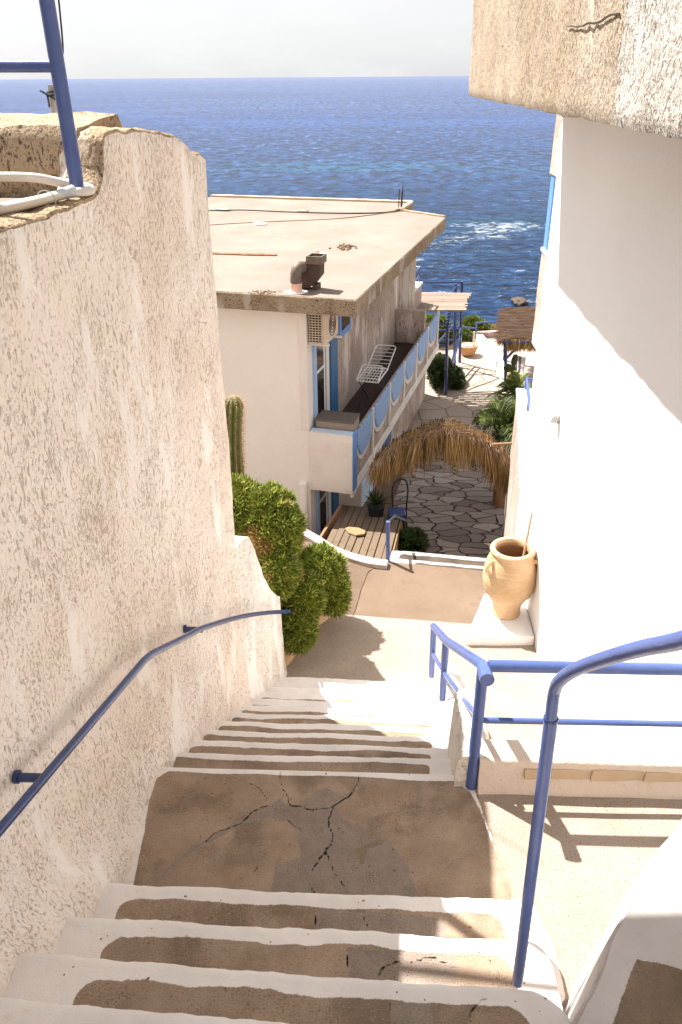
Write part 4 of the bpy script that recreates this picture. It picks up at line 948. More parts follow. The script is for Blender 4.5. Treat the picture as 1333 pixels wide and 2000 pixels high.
for k in range(NR):
    a = 2 * math.pi * k / NR
    for i in range(62):
        t_ = i / 61; z = H * (.02 + .975 * t_); r0 = .084 * (1 if t_ < .9 else math.sqrt(max(.02, 1 - ((t_ - .9) / .1) ** 2)))
        o_ = cb + Vector((r0 * math.cos(a) + .035 * t_ * t_ - .02 * math.sin(t_ * 3), r0 * math.sin(a), z))
        for q in range(5):
            d_ = (Vector((math.cos(a), math.sin(a), 0)) + Vector((random.uniform(-1, 1), random.uniform(-1, 1), random.uniform(-.8, .9))) * .75).normalized(); l = random.uniform(.02, .05)
            sd = d_.orthogonal().normalized() * .0013; sd2 = d_.cross(sd)
            sp.add([o_ - sd, o_ + sd, o_ + sd2, o_ + d_ * l], [(0, 1, 3), (1, 2, 3), (2, 0, 3)])
sp.build('spines', M['spine'], ca, recalc=False)

# ================================================================== LOWER HOUSE (left of the sunken path)
SB = .90
AZB = R(16.16); OB = Vector((.22, 12, 0))
MBLD = Matrix.Translation(CAM) @ Matrix.Scale(SB, 4) @ Matrix.Translation(-CAM) @ Matrix.Translation(OB) @ Matrix.Rotation(-AZB, 4, 'Z')
def W(v_, a, z): return MBLD @ Vector((v_, a, z))
class BB(MB):                                   # same shapes in the house's own axes: v across, a along, z up
    def box(s, x0, x1, y0, y1, z0, z1, mi=0, M=None): MB.box(s, x0, x1, y0, y1, z0, z1, mi, MBLD)
    def tube(s, pts, r, seg=12, mi=0, M=None, cap=True): MB.tube(s, [MBLD @ Vector(p) for p in pts], r, seg, mi, None, cap)
    def prism(s, poly, z0, z1, mi=0, M=None): MB.prism(s, poly, z0, z1, mi, MBLD)
    def extr(s, p3, d, mi=0, M=None): MB.extr(s, [MBLD @ Vector(p) for p in p3], MBLD.to_3x3() @ Vector(d), mi)
bld = thing('flat_roofed_house', W(-3, 4, -4.9), 'white flat roofed house below the stairs, its blue picketed balcony facing the path', 'house')
HV = -.916
b = BB(); b.box(-7, HV, .4, 7.7, -5.3, -.712); b.box(-7, -.70, 7.701, 8.5, -5.3, -.712)
b.build('wall', M['white_far'], bld)
b = BB(); b.box(HV + .001, HV + .012, 2.09, 7.2, -3.25, -.713); b.box(-.699, -.688, 7.702, 8.49, -3.2, -.713); b.build('side_plaster', M['stucco_far'], bld)
b = BB(); b.box(HV - .13, HV + .014, .384, .66, -2.83, -.714); b.build('corner_pilaster', M['white_trowel'], bld, bevel=.008)
b = BB(); b.box(-1.10, -.955, .30, .42, -5.2, -3.80); b.build('buttress', M['white_far'], bld, bevel=.04, seg=4, smooth=50)
# roof
b = BB(); b.prism([(.04, 0), (.042, 8.25), (-1.255, 9.03), (-1.215, 10.55), (-7, 10.38), (-7, 0)], -.708, -.453)
ro = b.build('roof_slab', M['slab_edge'], bld, bevel=.012, rough=(.3, .012, 1.5))
b = BB(); b.prism([(.022, .02), (.024, 8.22), (-1.26, 9.0), (-1.23, 10.52), (-7, 10.36), (-7, .02)], -.48, -.4445)
b.build('roof_screed', M['roof'], ro, rough=(.3, .004, 1.5))
b = BB(); b.box(-7, -1.25, 10.36, 10.56, -.46, -.395); b.extr([(-1.27, 8.94, -.45), (-.02, 8.18, -.45), (.03, 8.24, -.45), (-1.25, 9.02, -.45)], (0, 0, .05)); b.box(-1.30, -1.20, 9.0, 10.5, -.46, -.40)
b.build('roof_kerb', M['brick'], ro, rough=(.12, .012, 6))
b = BB(); b.prism([(-3.9, 2.70), (-3.0, 2.76), (-2.3, 2.86), (-2.3, 2.96), (-3.0, 2.88), (-3.9, 2.80)], -.447, -.425); b.build('old_joint', M['wood_brown'], ro, rough=(.06, .012, 9))
# upper door onto the balcony
def door(z0, z1, nm, lab, flip=False):
    d = BB(); d.box(HV + .002, HV + .02, .80, 1.62, z0, z1); d = d.build(nm, M['white_metal'], bld, bevel=.003); d['label'] = lab
    g = BB(); zm = z0 + (z1 - z0) * .62
    g.box(HV + .021, HV + .026, .86, 1.26, z0 + .06, zm - .03); g.build('pane', M['glass'], d)
    g = BB(); g.box(HV + .021, HV + .026, .86, 1.26, zm + .03, z1 - .05); g.build('pane', M['glass'], d)
    g = BB(); g.box(HV + .021, HV + .03, 1.36, 1.40, z0 + .03, z1 - .03); g.build('track', M['grey_metal'], d)
    g = BB(); g.box(HV + .002, HV + .05, .70, .798, z0, z1 + .08); g.build('jamb', M['blue_light'], d)
    g = BB(); g.box(HV + .002, HV + .05, 1.64, 2.07, z0, z1 + .08); g.build('shutter', M['blue_deep'], d, bevel=.006)
    return d
door(-3.248, -1.16, 'balcony_door', 'sliding door onto the balcony with a deep blue shutter'); door(-5.2, -4.02, 'ground_door', 'dark sliding door under the balcony')
b = BB(); b.box(HV + .013, HV + .04, 2.25, 3.05, -1.76, -.95); wn = b.build('window', M['blue_mid'], bld, bevel=.006)
b = BB(); b.box(HV + .041, HV + .044, 2.37, 2.93, -1.64, -1.0); b.build('pane', M['glass'], wn)
for a_, r_ in ((7.42, .035), (7.60, .045)):
    b = BB(); b.tube([(HV + .06, a_, -3.2), (HV + .06, a_, -.72)], r_ * SB, 12); b.build('drain_pipe', M['stucco_far'], bld, smooth=40)
# balcony
bal = BB(); FV = -.122
bal.box(HV, FV - .05, .40, 9.2, -3.45, -3.27); bal.box(FV - .09, FV - .035, .5, 9.2, -3.97, -2.93); bal.box(HV + .3, FV - .05, .42, 9.15, -3.9, -3.46)
bal = bal.build('balcony', M['stucco_far'], bld, bevel=.006)
b = BB(); b.box(HV + .012, FV - .09, .53, 7.2, -3.268, -3.250); b.build('balcony_floor', M['balcony_floor'], bal)
b = BB(); b.box(HV - .005, FV - .004, .378, .525, -3.96, -2.834); b.build('end_parapet', M['white_trowel'], bal, bevel=.015, rough=(.12, .006, 5), smooth=50)
b = BB(); b.box(HV + .03, FV - .006, .376, .528, -2.832, -2.818); b.build('parapet_cap', M['blue_pale'], bal, bevel=.004)
b = BB(); b.box(FV - .012, FV + .020, .382, .62, -3.90, -2.80); b.build('blue_end_post', M['blue_mid'], bal, bevel=.018, smooth=50)
b = BB(); b.box(FV - .034, FV + .004, .62, 9.22, -3.985, -3.80); b.box(FV - .06, FV - .0, .40, .66, -4.03, -3.90); b.build('bottom_band', M['white_rough'], bal, bevel=.01, rough=(.2, .005, 3))
b = BB(); b.box(HV + .012, FV - .05, 7.2, 7.32, -3.25, -2.42); b.build('dividing_wall', M['stucco_far'], bal, bevel=.02, rough=(.1, .008, 5))
PA = [.66, 1.86, 3.28, 4.70, 6.08, 7.50, 8.97]
for i, a_ in enumerate(PA[1:]):
    b = BB(); b.box(FV - .034, FV + .006, a_ - .05, a_ + .05, -3.81, -2.885); b.build('baluster', M['white_rough'], bal, bevel=.008)
for i in range(6):
    a0, a1 = PA[i] + (.05 if i else 0), PA[i + 1] - .05; n = 24
    def cur(t_, dp): return -2.93 - dp * (max(0, 1 - abs(2 * t_ - 1) ** 2.6)) ** (1 / 2.2)
    top_ = [(FV - .034, a0 + (a1 - a0) * k / n, -2.915) for k in range(n + 1)]
    b = BB(); b.extr(top_ + [(FV - .034, a0 + (a1 - a0) * k / n, cur(k / n, .64)) for k in range(n, -1, -1)], (.016, 0, 0)); sc_ = b.build('scallop_panel', M['white_rough'], bal)
    b = BB(); e0, e1 = a0 + .05, a1 - .05
    b.extr([(FV - .017, e0 + (e1 - e0) * k / n, -2.905) for k in range(n + 1)] + [(FV - .017, e0 + (e1 - e0) * k / n, cur(k / n, .55)) for k in range(n, -1, -1)], (.006, 0, 0)); b.build('panel_infill', M['infill_blue'], sc_)
    b = BB(); np_ = 13
    for k in range(np_):
        t_ = (k + .5) / np_; aa = e0 + (e1 - e0) * t_; w_ = (e1 - e0) / np_ * .30; b.box(FV - .0105, FV + .012, aa - w_, aa + w_, cur(t_, .54) + .02, -2.875 + random.uniform(-.02, .035))
    b.build('pickets', M['blue_light'], sc_)
# ground floor wall under the balcony, blue shutter in it
b = BB(); b.box(HV + .002, -.46, 2.3, 9.3, -5.4, -3.47); b.build('lower_side_wall', M['stucco_far'], bld, rough=(.2, .008, 4))
b = BB(); b.box(HV + .003, -.458, 2.28, 2.299, -5.4, -3.48); b.build('lower_pier', M['white_far'], bld)
b = BB(); b.box(-.455, -.43, 4.1, 4.9, -5.1, -4.2); b.build('blue_shutter', M['blue_deep'], bld, bevel=.01)
b = BB(); b.box(-.5, -.44, 2.3, 4.0, -5.3, -4.70); b.build('whitewashed_footing', M['blue_pale'], bld, bevel=.02)
# terrace at its far end with a blue rail
b = BB(); b.box(-3, -.90, 8.502, 10.6, -5.6, -2.56); ft = b.build('far_terrace', M['stucco_far'], bld, bevel=.01)
b = BB(); b.box(-3, -.885, 8.504, 10.62, -2.558, -2.52); b.build('terrace_cap', M['white_wall'], ft)
b = BB()
for a_ in (8.7, 9.6, 10.55): b.tube([(-.97, a_, -2.55), (-.97, a_, -2.12)], .022, 10)
b.tube([(-.97, 8.55, -2.12), (-.97, 10.56, -2.12), (-2.6, 10.56, -2.12)], .022, 10); b.tube([(-.97, 8.55, -2.34), (-.97, 10.56, -2.34)], .014, 8); b.build('terrace_rail', M['blue'], ft, smooth=40)

# --- things on and about the lower house
ac = thing('air_conditioner', W(-.75, .7, -1.33), 'old yellowed air conditioner box hung above the balcony door under the roof edge', 'air conditioner')
b = BB(); b.box(HV + .03, -.585, .45, 1.15, -1.32, -.80); b.build('casing', M['ac'], ac, bevel=.015)
b = BB()
b.box(HV + .05, -.66, .444, .449, -1.29, -.82); b.build('grille_back', M['black'], ac)
b = BB()
for k in range(12): z = -1.29 + k * .0415; b.box(HV + .045, -.655, .428, .443, z, z + .012)
for k in range(5): v_ = HV + .045 + k * .052; b.box(v_, v_ + .008, .430, .4425, -1.29, -.82)
b.build('grille', M['ac'], ac)
b = BB(); n = 28
for r_ in (.19, .14, .09, .04): b.tube([(-.581, .80 + r_ * math.cos(k / n * 6.2832), -1.06 + r_ * math.sin(k / n * 6.2832)) for k in range(n + 1)], .006, 6)
b.build('fan_guard', M['rust_light'], ac)
b = BB(); b.box(HV + .014, -.56, .52, .56, -1.36, -1.325); b.build('bracket', M['white_metal'], ac)
b = BB(); b.box(HV + .014, -.50, 1.02, 1.06, -1.36, -1.325); b.build('bracket', M['white_metal'], ac)
b = BB(); b.box(-.83, -.165, .56, .98, -2.98, -2.70); bx = b.build('storage_chest', M['box_tan'], bevel=.01); tag(bx, 'flat topped brown chest behind the near end of the balcony', 'chest')
b = BB(); b.box(-.85, -.155, .545, 1.0, -2.699, -2.665); l = b.build('lid', M['box_brown'], bx, bevel=.008)
b = BB(); b.box(-.80, -.19, .58, .96, -3.249, -2.985); b.build('chest_base', M['box_tan'], bx)
# drying rack
dk = thing('drying_rack', W(-.4, 3.3, -3.25), 'white wire clothes drying rack with folded out wings on the balcony', 'drying rack')
rk = BB(); zz = -2.62; R_ = .011
def rl_(pts, r=R_): rk.tube(pts, r, 8)
P0, P1, P2, P3 = (-.62, 2.5, zz), (-.20, 2.5, zz), (-.20, 3.35, zz), (-.62, 3.35, zz)
rl_([P0, P1, P2, P3, P0]); 
for k in range(1, 7): v_ = -.62 + .42 * k / 7; rl_([(v_, 2.5, zz), (v_, 3.35, zz)], .006)
for k in range(1, 5): a_ = 2.5 + .85 * k / 5; rl_([(-.62, a_, zz), (-.20, a_, zz)], .005)
rk.build('centre_frame', M['white_metal'], dk, smooth=40)
for nm, a0, a1, dz in (('wing', 3.36, 4.1, .22), ('wing', 2.49, 2.95, .16)):
    rk = BB(); f = lambda v_, t_: (v_, a0 + (a1 - a0) * t_, zz + .02 + dz * t_)
    rl_([f(-.62, 0), f(-.62, .9), f(-.58, 1), f(-.24, 1), f(-.20, .9), f(-.20, 0)])
    for k in range(1, 6): rl_([f(-.62, k / 6), f(-.20, k / 6)], .006)
    rk.build(nm, M['white_metal'], dk, smooth=40)
for a0, a1 in ((2.55, 3.3), (3.3, 2.55)):
    for v_ in (-.60, -.22): rk = BB(); rl_([(v_, a0, zz - .01), (v_, a1, -3.248)], .009); rk.build('leg', M['black'], dk, smooth=40)
# roof extractor
fan = thing('roof_extractor', W(-.9, .4, -.45), 'rusty extractor blower with a brown elbow pipe standing on the flat roof', 'extractor fan')
b = BB(); n = 40; out = []
for k in range(n + 1):
    th = math.pi * .0 + k / n * math.pi * 1.5; rr_ = .15 + .075 * k / n; out.append((-.925 - rr_ * math.cos(th), .42, -.215 - rr_ * math.sin(th) * -1 if False else -.215 + rr_ * math.sin(th)))
out = [(-.925 + (.15 + .075 * k / n) * math.cos(math.pi * (1.5 - 1.5 * k / n) + math.pi * .0), .42, -.20 + (.15 + .075 * k / n) * math.sin(math.pi * (1.5 - 1.5 * k / n) - math.pi * .0)) for k in range(n + 1)]
sc2 = [(-.70, .42, .01), (-.70, .42, -.16)]
scroll = [(-.93 + (.165 + .05 * k / n) * math.cos(R(90 + 240 * k / n)), .42, -.21 + (.165 + .05 * k / n) * math.sin(R(90 + 240 * k / n))) for k in range(n + 1)] + [(-.665, .42, -.22), (-.655, .42, .03), (-.86, .42, .03)]
b.extr(scroll, (0, .24, 0)); b.build('scroll_housing', M['rust'], fan, bevel=.006, smooth=40)
b = BB()
b.box(-.88, -.86, .40, .68, -.04, .075); b.box(-.65, -.63, .40, .68, -.04, .075); b.box(-.86, -.65, .40, .42, -.04, .075); b.box(-.86, -.65, .66, .68, -.04, .075); b.build('outlet_duct', M['rust_light'], fan)
b = BB(); b.box(-.859, -.651, .421, .659, .032, .04); b.build('duct_throat', M['black'], fan)
b = BB(); b.tube([(-1.0, .24, -.30)] + [tuple(p) for p in arc((-1.0, .24, -.25), (-.995, .24, -.03), (-.945, .41, -.09), 10)], .088 * SB, 20); b.build('elbow_pipe', M['rust_light'], fan, smooth=50)
b = BB(); b.tube([(-1.0, .24, -.445), (-1.0, .24, -.30)], .094 * SB, 20); b.build('pvc_collar', M['pvc'], fan, smooth=40)
b = BB(); b.box(-.80, -.72, .44, .64, -.446, -.36); b.build('foot', M['rust'], fan)
b = BB(); b.box(-1.08, -1.02, .46, .64, -.446, -.36); b.build('foot', M['rust'], fan)
b = BB(); b.prism([(-1.0 + (.17 + .03 * math.sin(k * 1.7)) * math.cos(k * .42), .24 + (.15 + .02 * math.cos(k * 2.3)) * math.sin(k * .42)) for k in range(15)], -.447, -.428); b.build('mortar_ring', M['white_far'], fan, bevel=.006)
vp = thing('vent_stub', W(-1.5, 3.1, -.45), 'short white vent stub in a patch of mortar on the flat roof behind the extractor', 'vent pipe')
b = BB(); b.tube([(-1.56, 3.1, -.445), (-1.56, 3.1, -.34)], .05 * SB, 14); b.build('pipe', M['pvc'], vp, smooth=40)
b = BB(); b.prism([(-1.55 + .17 * math.cos(k * .63) * (1 + .1 * math.sin(k * 3)), 3.1 + .2 * math.sin(k * .63)) for k in range(10)], -.447, -.43); b.build('mortar_ring', M['white_far'], vp, bevel=.005)
b = BB(); b.tube(spl([(-7, 7.95, -.43), (-5.9, 7.9, -.435), (-5.0, 7.93, -.40), (-3.9, 7.88, -.40), (-2.6, 8.1, -.42), (-1.6, 8.5, -.43), (-1.22, 8.9, -.41)]), .014, 8); o = b.build('roof_cable', M['black'], smooth=50)
tag(o, 'thick black cable lying straight across the far part of the flat roof over the bricks', 'cable')
b = BB(); b.tube(spl([(-7, 4.6, -.437), (-5.4, 5.5, -.437), (-4.6, 6.1, -.437), (-3.6, 6.7, -.437), (-2.4, 7.4, -.437), (-1.25, 8.7, -.42)]), .009, 8); o = b.build('roof_cable', M['wood_brown'], smooth=50)
tag(o, 'thin brown cable running slantwise across the flat roof', 'cable')
for lab, x0, y0, l in (('tan brick under the black roof cable, nearest the rough wall', 436, 411.5, .34), ('tan brick under the black roof cable, midway along it', 592, 414, .24)):
    p = (MBLD.inverted() @ Zp(x0, y0, (W(0, 0, -.447)).z)); b = BB(); b.box(p.x - l / 2, p.x + l / 2, p.y - .09, p.y + .09, -.445, -.40); o = b.build('roof_brick', M['brick'], bevel=.01, rough=(.06, .008, 12)); tag(o, lab, 'brick')
p = (MBLD.inverted() @ Zp(508, 439, W(0, 0, -.447).z)); b = BB(); b.prism([(p.x + .17 * math.cos(k * .7), p.y + .14 * math.sin(k * .7)) for k in range(9)], -.445, -.41); o = b.build('flat_stone', M['white_far'], bevel=.008, rough=(.06, .008, 9)); tag(o, 'pale flat stone weighing down the thin brown cable on the roof', 'stone')
rb_ = thing('rebar_stub', W(-1.24, 9.0, -.45), 'rusty reinforcing bars sticking up from the far corner of the flat roof', 'reinforcing bars')
for k, (dx, dy, h) in enumerate(((0, 0, .52), (.07, .05, .60), (.02, .14, .46))):
    b = BB(); b.tube([(-1.27 + dx, 8.95 + dy, -.46), (-1.265 + dx + .01 * k, 8.95 + dy, -.45 + h)], .012, 8); b.build('bar', M['rust'], rb_, smooth=40)
b = BB(); b.box(-1.33, -1.15, 8.88, 9.12, -.445, -.37); b.build('stub_block', M['brick'], rb_, rough=(.06, .012, 8))
b = MB(); rr2_ = random.Random(5)
for k in range(150):
    q = Zp(rr2_.gauss(674, 8), rr2_.gauss(483, 2.6), W(0, 0, -.445).z) if k < 80 else Zp(rr2_.gauss(515, 14), rr2_.gauss(571, 2.0), W(0, 0, -.445).z)
    r_ = rr2_.uniform(.008, .03) * (1 if k < 80 else .6); b.lathe([(r_ * .6, 0), (r_, r_ * .3), (r_ * .6, r_ * .8), (r_ * .1, r_ * .9)], q, 6, wob=lambda r, z, a: r * (1 + .3 * math.sin(a * 3 + k)))
o = b.build('roof_debris', M['soil']); tag(o, kind='stuff')

# ================================================================== STONE PATH AND WHAT STANDS BY IT
def path_z(y): return float(np.interp(y, [9.8, 10.5, 17.3, 30], [-4.13, -4.15, -4.9, -4.9]))
b = MB(); LA = [(.4, 9.8), (.75, 10.9), (1.0, 13.2), (1.6, 16.0)]; RA = [(2.9, 9.8), (3.0, 10.9), (3.5, 13.2), (3.9, 16.0)]
def pg(L_, R_):
    def fn(s, t):
        y0, y1 = L_[0][1], L_[-1][1]; y = y0 + (y1 - y0) * t; xl = np.interp(y, [p[1] for p in L_], [p[0] for p in L_]); xr = np.interp(y, [p[1] for p in R_], [p[0] for p in R_]); x = xl + (xr - xl) * s
        return (x, y, path_z(y) + noise.noise(Vector((x * 1.5, y * 1.5, 0))) * .015)
    return fn
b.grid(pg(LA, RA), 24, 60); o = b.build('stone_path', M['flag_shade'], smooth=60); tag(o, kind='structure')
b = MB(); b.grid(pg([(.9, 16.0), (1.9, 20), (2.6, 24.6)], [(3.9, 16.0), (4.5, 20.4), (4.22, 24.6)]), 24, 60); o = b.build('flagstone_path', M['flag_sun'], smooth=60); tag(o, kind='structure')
b = MB(); b.grid(lambda s, t: (-.2 + 5 * s, 9.7 + 15 * t, path_z(9.7 + 15 * t) - .05), 4, 30); tag(b.build('path_base', M['soil']), kind='structure')

# parapet of the side stairs on the right, pale blue top and blue rail
rp = thing('blue_topped_parapet', (2.2, 9, -4.2), 'beige parapet wall with pale blue painted top right of the sunken path', 'wall')
A0 = Vector((1.63, 6.32, 0)); A1 = Vector((2.655, 11.3, 0)); dA = (A1 - A0).normalized(); nA = Vector((-dA.y, dA.x, 0)); LN = (A1 - A0).length
def rpw(a, n_, z): return A0 + dA * a + nA * n_ + Vector((0, 0, z))
def hx(mb, a0, a1, n0, n1, z0a, z0b, z1a, z1b): mb.hexa([rpw(a0, n0, z0a), rpw(a1, n0, z0b), rpw(a1, n1, z0b), rpw(a0, n1, z0a), rpw(a0, n0, z1a), rpw(a1, n0, z1b), rpw(a1, n1, z1b), rpw(a0, n1, z1a)])
b = MB(); hx(b, 0, LN, 0, -.22, -4.6, -4.6, -.80, -1.64); b.build('wall_body', M['stucco_far'], rp, bevel=.01, rough=(.15, .006, 4))
b = MB(); hx(b, 0, LN + .01, .02, -.24, -.797, -1.637, -.765, -1.605); b.build('painted_top', M['blue_pale'], rp, bevel=.008)
rrl = thing('parapet_railing', (2.3, 10, -1.6), 'blue pipe railing on the pale blue topped parapet', 'railing')
def rlz(a): return -.77 - .84 * a / LN
b = MB(); b.tube([rpw(.3, -.12, rlz(.3) + .10), rpw(LN - .05, -.12, rlz(LN) + .18)], .022, 12); b.build('top_rail', M['blue'], rrl, smooth=40)
b = MB(); b.tube([rpw(LN - .05, -.12, rlz(LN) + .17), rpw(LN + .0, -1.2, rlz(LN) + .15)], .022, 12); b.build('top_rail', M['blue'], rrl, smooth=40)
for a_ in (LN - .06, LN - 1.6, LN - 3.2):
    b = MB(); b.tube([rpw(a_, -.12, rlz(a_)), rpw(a_, -.12, rlz(a_) + .17)], .022, 12); b.build('post', M['blue'], rrl, smooth=40)
b = MB(); hx(b, LN - .9, LN - .02, -.26, -1.5, -4.6, -4.6, -1.9, -2.0); o = b.build('side_block', M['white_rough'], bevel=.02); tag(o, 'white masonry block behind the pale blue topped parapet', 'wall')

# thatched arch over the path
ar = thing('thatched_arch', (1.7, 11.3, -4.2), 'arched canopy of golden brown dry palm thatch over the sunken stone path', 'canopy')
YA = 11.0
cp = [(735, 908), (760, 882), (800, 857), (840, 840), (872, 836), (910, 844), (950, 864), (985, 897), (1003, 938), (1006, 966)]
cv = spl([Yp(x, y, YA) for x, y in cp], 8)
def cvp(t): k = t * (len(cv) - 1); i = min(int(k), len(cv) - 2); return cv[i].lerp(cv[i + 1], k - i)
b = MB(); b.tube([p + Vector((0, .06, -.05)) for p in cv], .022, 10); b.build('arch_pole', M['stick'], ar, smooth=50)
b = MB(); b.tube([p + Vector((.06, .42, -.10)) for p in cv], .024, 10)
b.build('arch_pole', M['stick'], ar, smooth=50)
for t_ in (.12, .3, .5, .7, .88):
    b = MB(); p = cvp(t_); b.tube([p + Vector((0, -.05, -.03)), p + Vector((.06, .46, -.12))], .016, 8); b.build('cross_pole', M['wood_brown'], ar, smooth=50)
pl_ = cv[-1]; b = MB(); b.tube([pl_, pl_ + Vector((.02, 0, -1.3))], .028, 10); b.build('leg', M['stick'], ar, smooth=40)
pl_ = cv[0]; b = MB(); b.tube([pl_, (pl_.x - .05, pl_.y + .1, -4.16)], .026, 10); b.build('leg', M['blue_dark'], ar, smooth=40)
pl_ = cv[-1] + Vector((.06, .42, -.10)); b = MB(); b.tube([pl_, (pl_.x + .02, pl_.y, -4.2)], .026, 10); b.build('leg', M['stick'], ar, smooth=40)
b = MB(); b.tube([tuple(Yp(962, 868, 10.9)), tuple(Yp(1001, 866, 10.95))], .02, 10); b.build('tie_pole', M['stick'], ar, smooth=40)
th = MB(); rt = random.Random(3)
def strand(mb, p, d, l, w_, mi, curl=.0):
    d = d.normalized(); sd = d.cross(Vector((rt.uniform(-.4, .4), 1, rt.uniform(-.3, .3)))); sd = sd.normalized() * w_ if sd.length > 1e-3 else Vector((w_, 0, 0))
    g = Vector((rt.uniform(-.25, .25), rt.uniform(-.2, .1), -1)) * curl
    m1 = p + d * l * .5 + g * l * .12; e = p + d * l + g * l * .4
    mb.add([p - sd, p + sd, m1 + sd * .9, m1 - sd * .9, e], [(0, 1, 2, 3), (3, 2, 4)], mi)
for i in range(620):                                     # hanging bunches of dry leaf
    t_ = (i + rt.random()) / 620; dp = rt.random() ** 1.4; base = cvp(t_) + Vector((.06 * dp, .42 * dp, -.10 * dp)); base.z += rt.uniform(-.05, .05)
    fan_ = (t_ - .5) * .30 + .22 * noise.noise(Vector((t_ * 20, dp * 3, 5))) + rt.gauss(0, .13); L0 = (.42 + .20 * noise.noise(Vector((t_ * 9, 1, 2))) + rt.uniform(-.13, .17)) * (1 - .45 * max(0, t_ - .6) - 1.2 * max(0, .25 - t_)) * (1 - .8 * max(0, t_ - .84) / .16)
    ax = Vector((fan_, rt.uniform(-.42, -.08), -1)); m2 = 0 if dp < .55 and rt.random() < .9 else 2
    for k in range(16):
        p = base + Vector((rt.gauss(0, .035), rt.gauss(0, .03), rt.uniform(-.05, .05))); d = ax + Vector((rt.gauss(0, .10), rt.gauss(0, .09), 0))
        strand(th, p, d, L0 * rt.uniform(.55, 1.15), rt.uniform(.003, .0075), m2, .2)
for i in range(5200):                                    # grey ribs and litter tangled along the top
    t_ = rt.random(); dp = rt.random(); p = cvp(t_) + Vector((.06 * dp, -.05 + .42 * dp, -.09 * dp + .0 + rt.random() ** 2 * .07))
    tg = (cvp(min(1, t_ + .02)) - cvp(max(0, t_ - .02))).normalized(); d = tg * rt.choice((-1, 1)) * rt.uniform(.3, 1) + Vector((rt.uniform(-.6, .6), rt.uniform(-1.0, .4), rt.uniform(-.7, .35)))
    strand(th, p, d, rt.uniform(.06, .24), rt.uniform(.0025, .007), 1 if rt.random() < .8 else 0, .45)
th.build('thatch', [M['thatch_gold'], M['thatch_grey'], M['thatch_dark']], ar, recalc=False)

# wooden deck cover beside the sunken stairs
DK = thing('plank_cover', (.2, 10, -4.1), 'sloping cover of weathered grey brown planks beside the sunken stairs', 'plank cover')
dd_ = ray(807, 707).normalized(); c0 = Yp(745, 1090, 8.3); nD = dd_.cross(Vector((1, -.12, 0))).normalized(); nD = nD if nD.z > 0 else -nD
def dk_(x, y): return Pp(x, y, c0, nD)
NLf, NRt = dk_(628, 1072), dk_(757, 1108); FL, FR = dk_(671, 987), dk_(785, 998)
FRr = dk_(762, 997)
for i in range(9):
    t0, t1 = i / 9 + .006, (i + 1) / 9 - .006; k = random.uniform(-.012, .012)
    a_, b_ = NLf.lerp(NRt, t0), NLf.lerp(NRt, t1); c_, d_ = FL.lerp(FR, t0), FL.lerp(FR, t1); e0 = (c_ - a_).normalized() * random.uniform(-.06, .04)
    b = MB(); b.extr([a_ + nD * k, b_ + nD * k, d_ + nD * k + e0, c_ + nD * k + e0], -nD * .03); b.build('plank', M['deck'], DK, bevel=.004)
b = MB(); s0 = NRt + Vector((.012, 0, 0)); s1 = FR + Vector((.012, 0, 0)); b.extr([s0, s1, s1 - Vector((0, 0, .34)), s0 - Vector((0, 0, .62))], (.02, 0, 0)); b.build('side_board', M['deck_x'], DK, bevel=.004)
for p in (NLf, NRt, FL, FR):
    q = p - nD * .035 + (Vector((.04, 0, 0)) if p in (NLf, FL) else Vector((-.05, 0, 0))); b = MB(); b.box(q.x - .03, q.x + .03, q.y - .03, q.y + .03, -4.6, q.z - .01); b.build('leg', M['deck_x'], DK)
sp_ = [(674, 1036), (683, 1033), (700, 1035), (714, 1041), (712, 1048), (695, 1050), (680, 1044)]
b = MB(); b.extr([dk_(*p) + nD * .018 for p in sp_], nD * .022); o = b.build('flat_rock', M['stone_loose'], bevel=.006, rough=(.04, .004, 14)); tag(o, 'flat ochre stone lying on the plank cover', 'stone')
b = MB(); q0, q1 = Yp(617, 1058, 9.3), Yp(664, 985, 11.2); b.extr([q0, q1, q1 + Vector((.05, 0, .02)), q0 + Vector((.05, 0, .02))], (0, .0, -.14)); o = b.build('leaning_board', M['wood_brown'], bevel=.004); tag(o, 'brown board along the dark doorway at the left of the plank cover', 'board')
# short blue rail post at the head of the sunken stairs
sr = thing('short_railing', (.464, 6.71, -1.75), 'short blue post with a dark rail leading down the sunken stairs', 'railing')
b = MB(); b.tube([(.466, 6.73, -1.80), (.457, 6.73, -1.30)], .021, 14); b.build('post', M['blue'], sr, smooth=40)
b = MB(); b.tube([(.457, 6.74, -1.32), (.56, 7.2, -1.50), (1.0, 9.6, -2.95)], .014, 10); b.build('rail', M['black'], sr, smooth=40)
# agave
ag = thing('agave_plant', (.53, 11.0, -3.4), 'dark spiky agave plant standing between the plank cover and the house wall', 'agave')
b = MB(); c = Yp(735, 985, 10.9); ra = random.Random(9)
for i in range(30):
    an = i * 2.4; el = R(80 - 70 * (i / 30)); d = Vector((math.cos(an) * math.cos(el), math.sin(an) * math.cos(el), math.sin(el))); l = ra.uniform(.20, .30); sd = d.cross(Vector((0, 0, 1))).normalized() * .022; u_ = sd.cross(d).normalized()
    p = c + d * .02; m1 = p + d * l * .45; e = p + d * l - Vector((0, 0, .02))
    b.add([p - sd * .7, p + sd * .7, m1 + sd, m1 - sd, m1 - u_ * .012, p - u_ * .012, e], [(0, 5, 4, 3), (5, 1, 2, 4), (3, 4, 6), (4, 2, 6)])
b.build('leaves', M['leaf_dark'], ag, recalc=False)
b = MB(); b.lathe([(.10, -.34), (.13, -.06), (.14, -.02), (.12, -.02)], c, 18); b.build('pot', M['black'], ag, smooth=40)
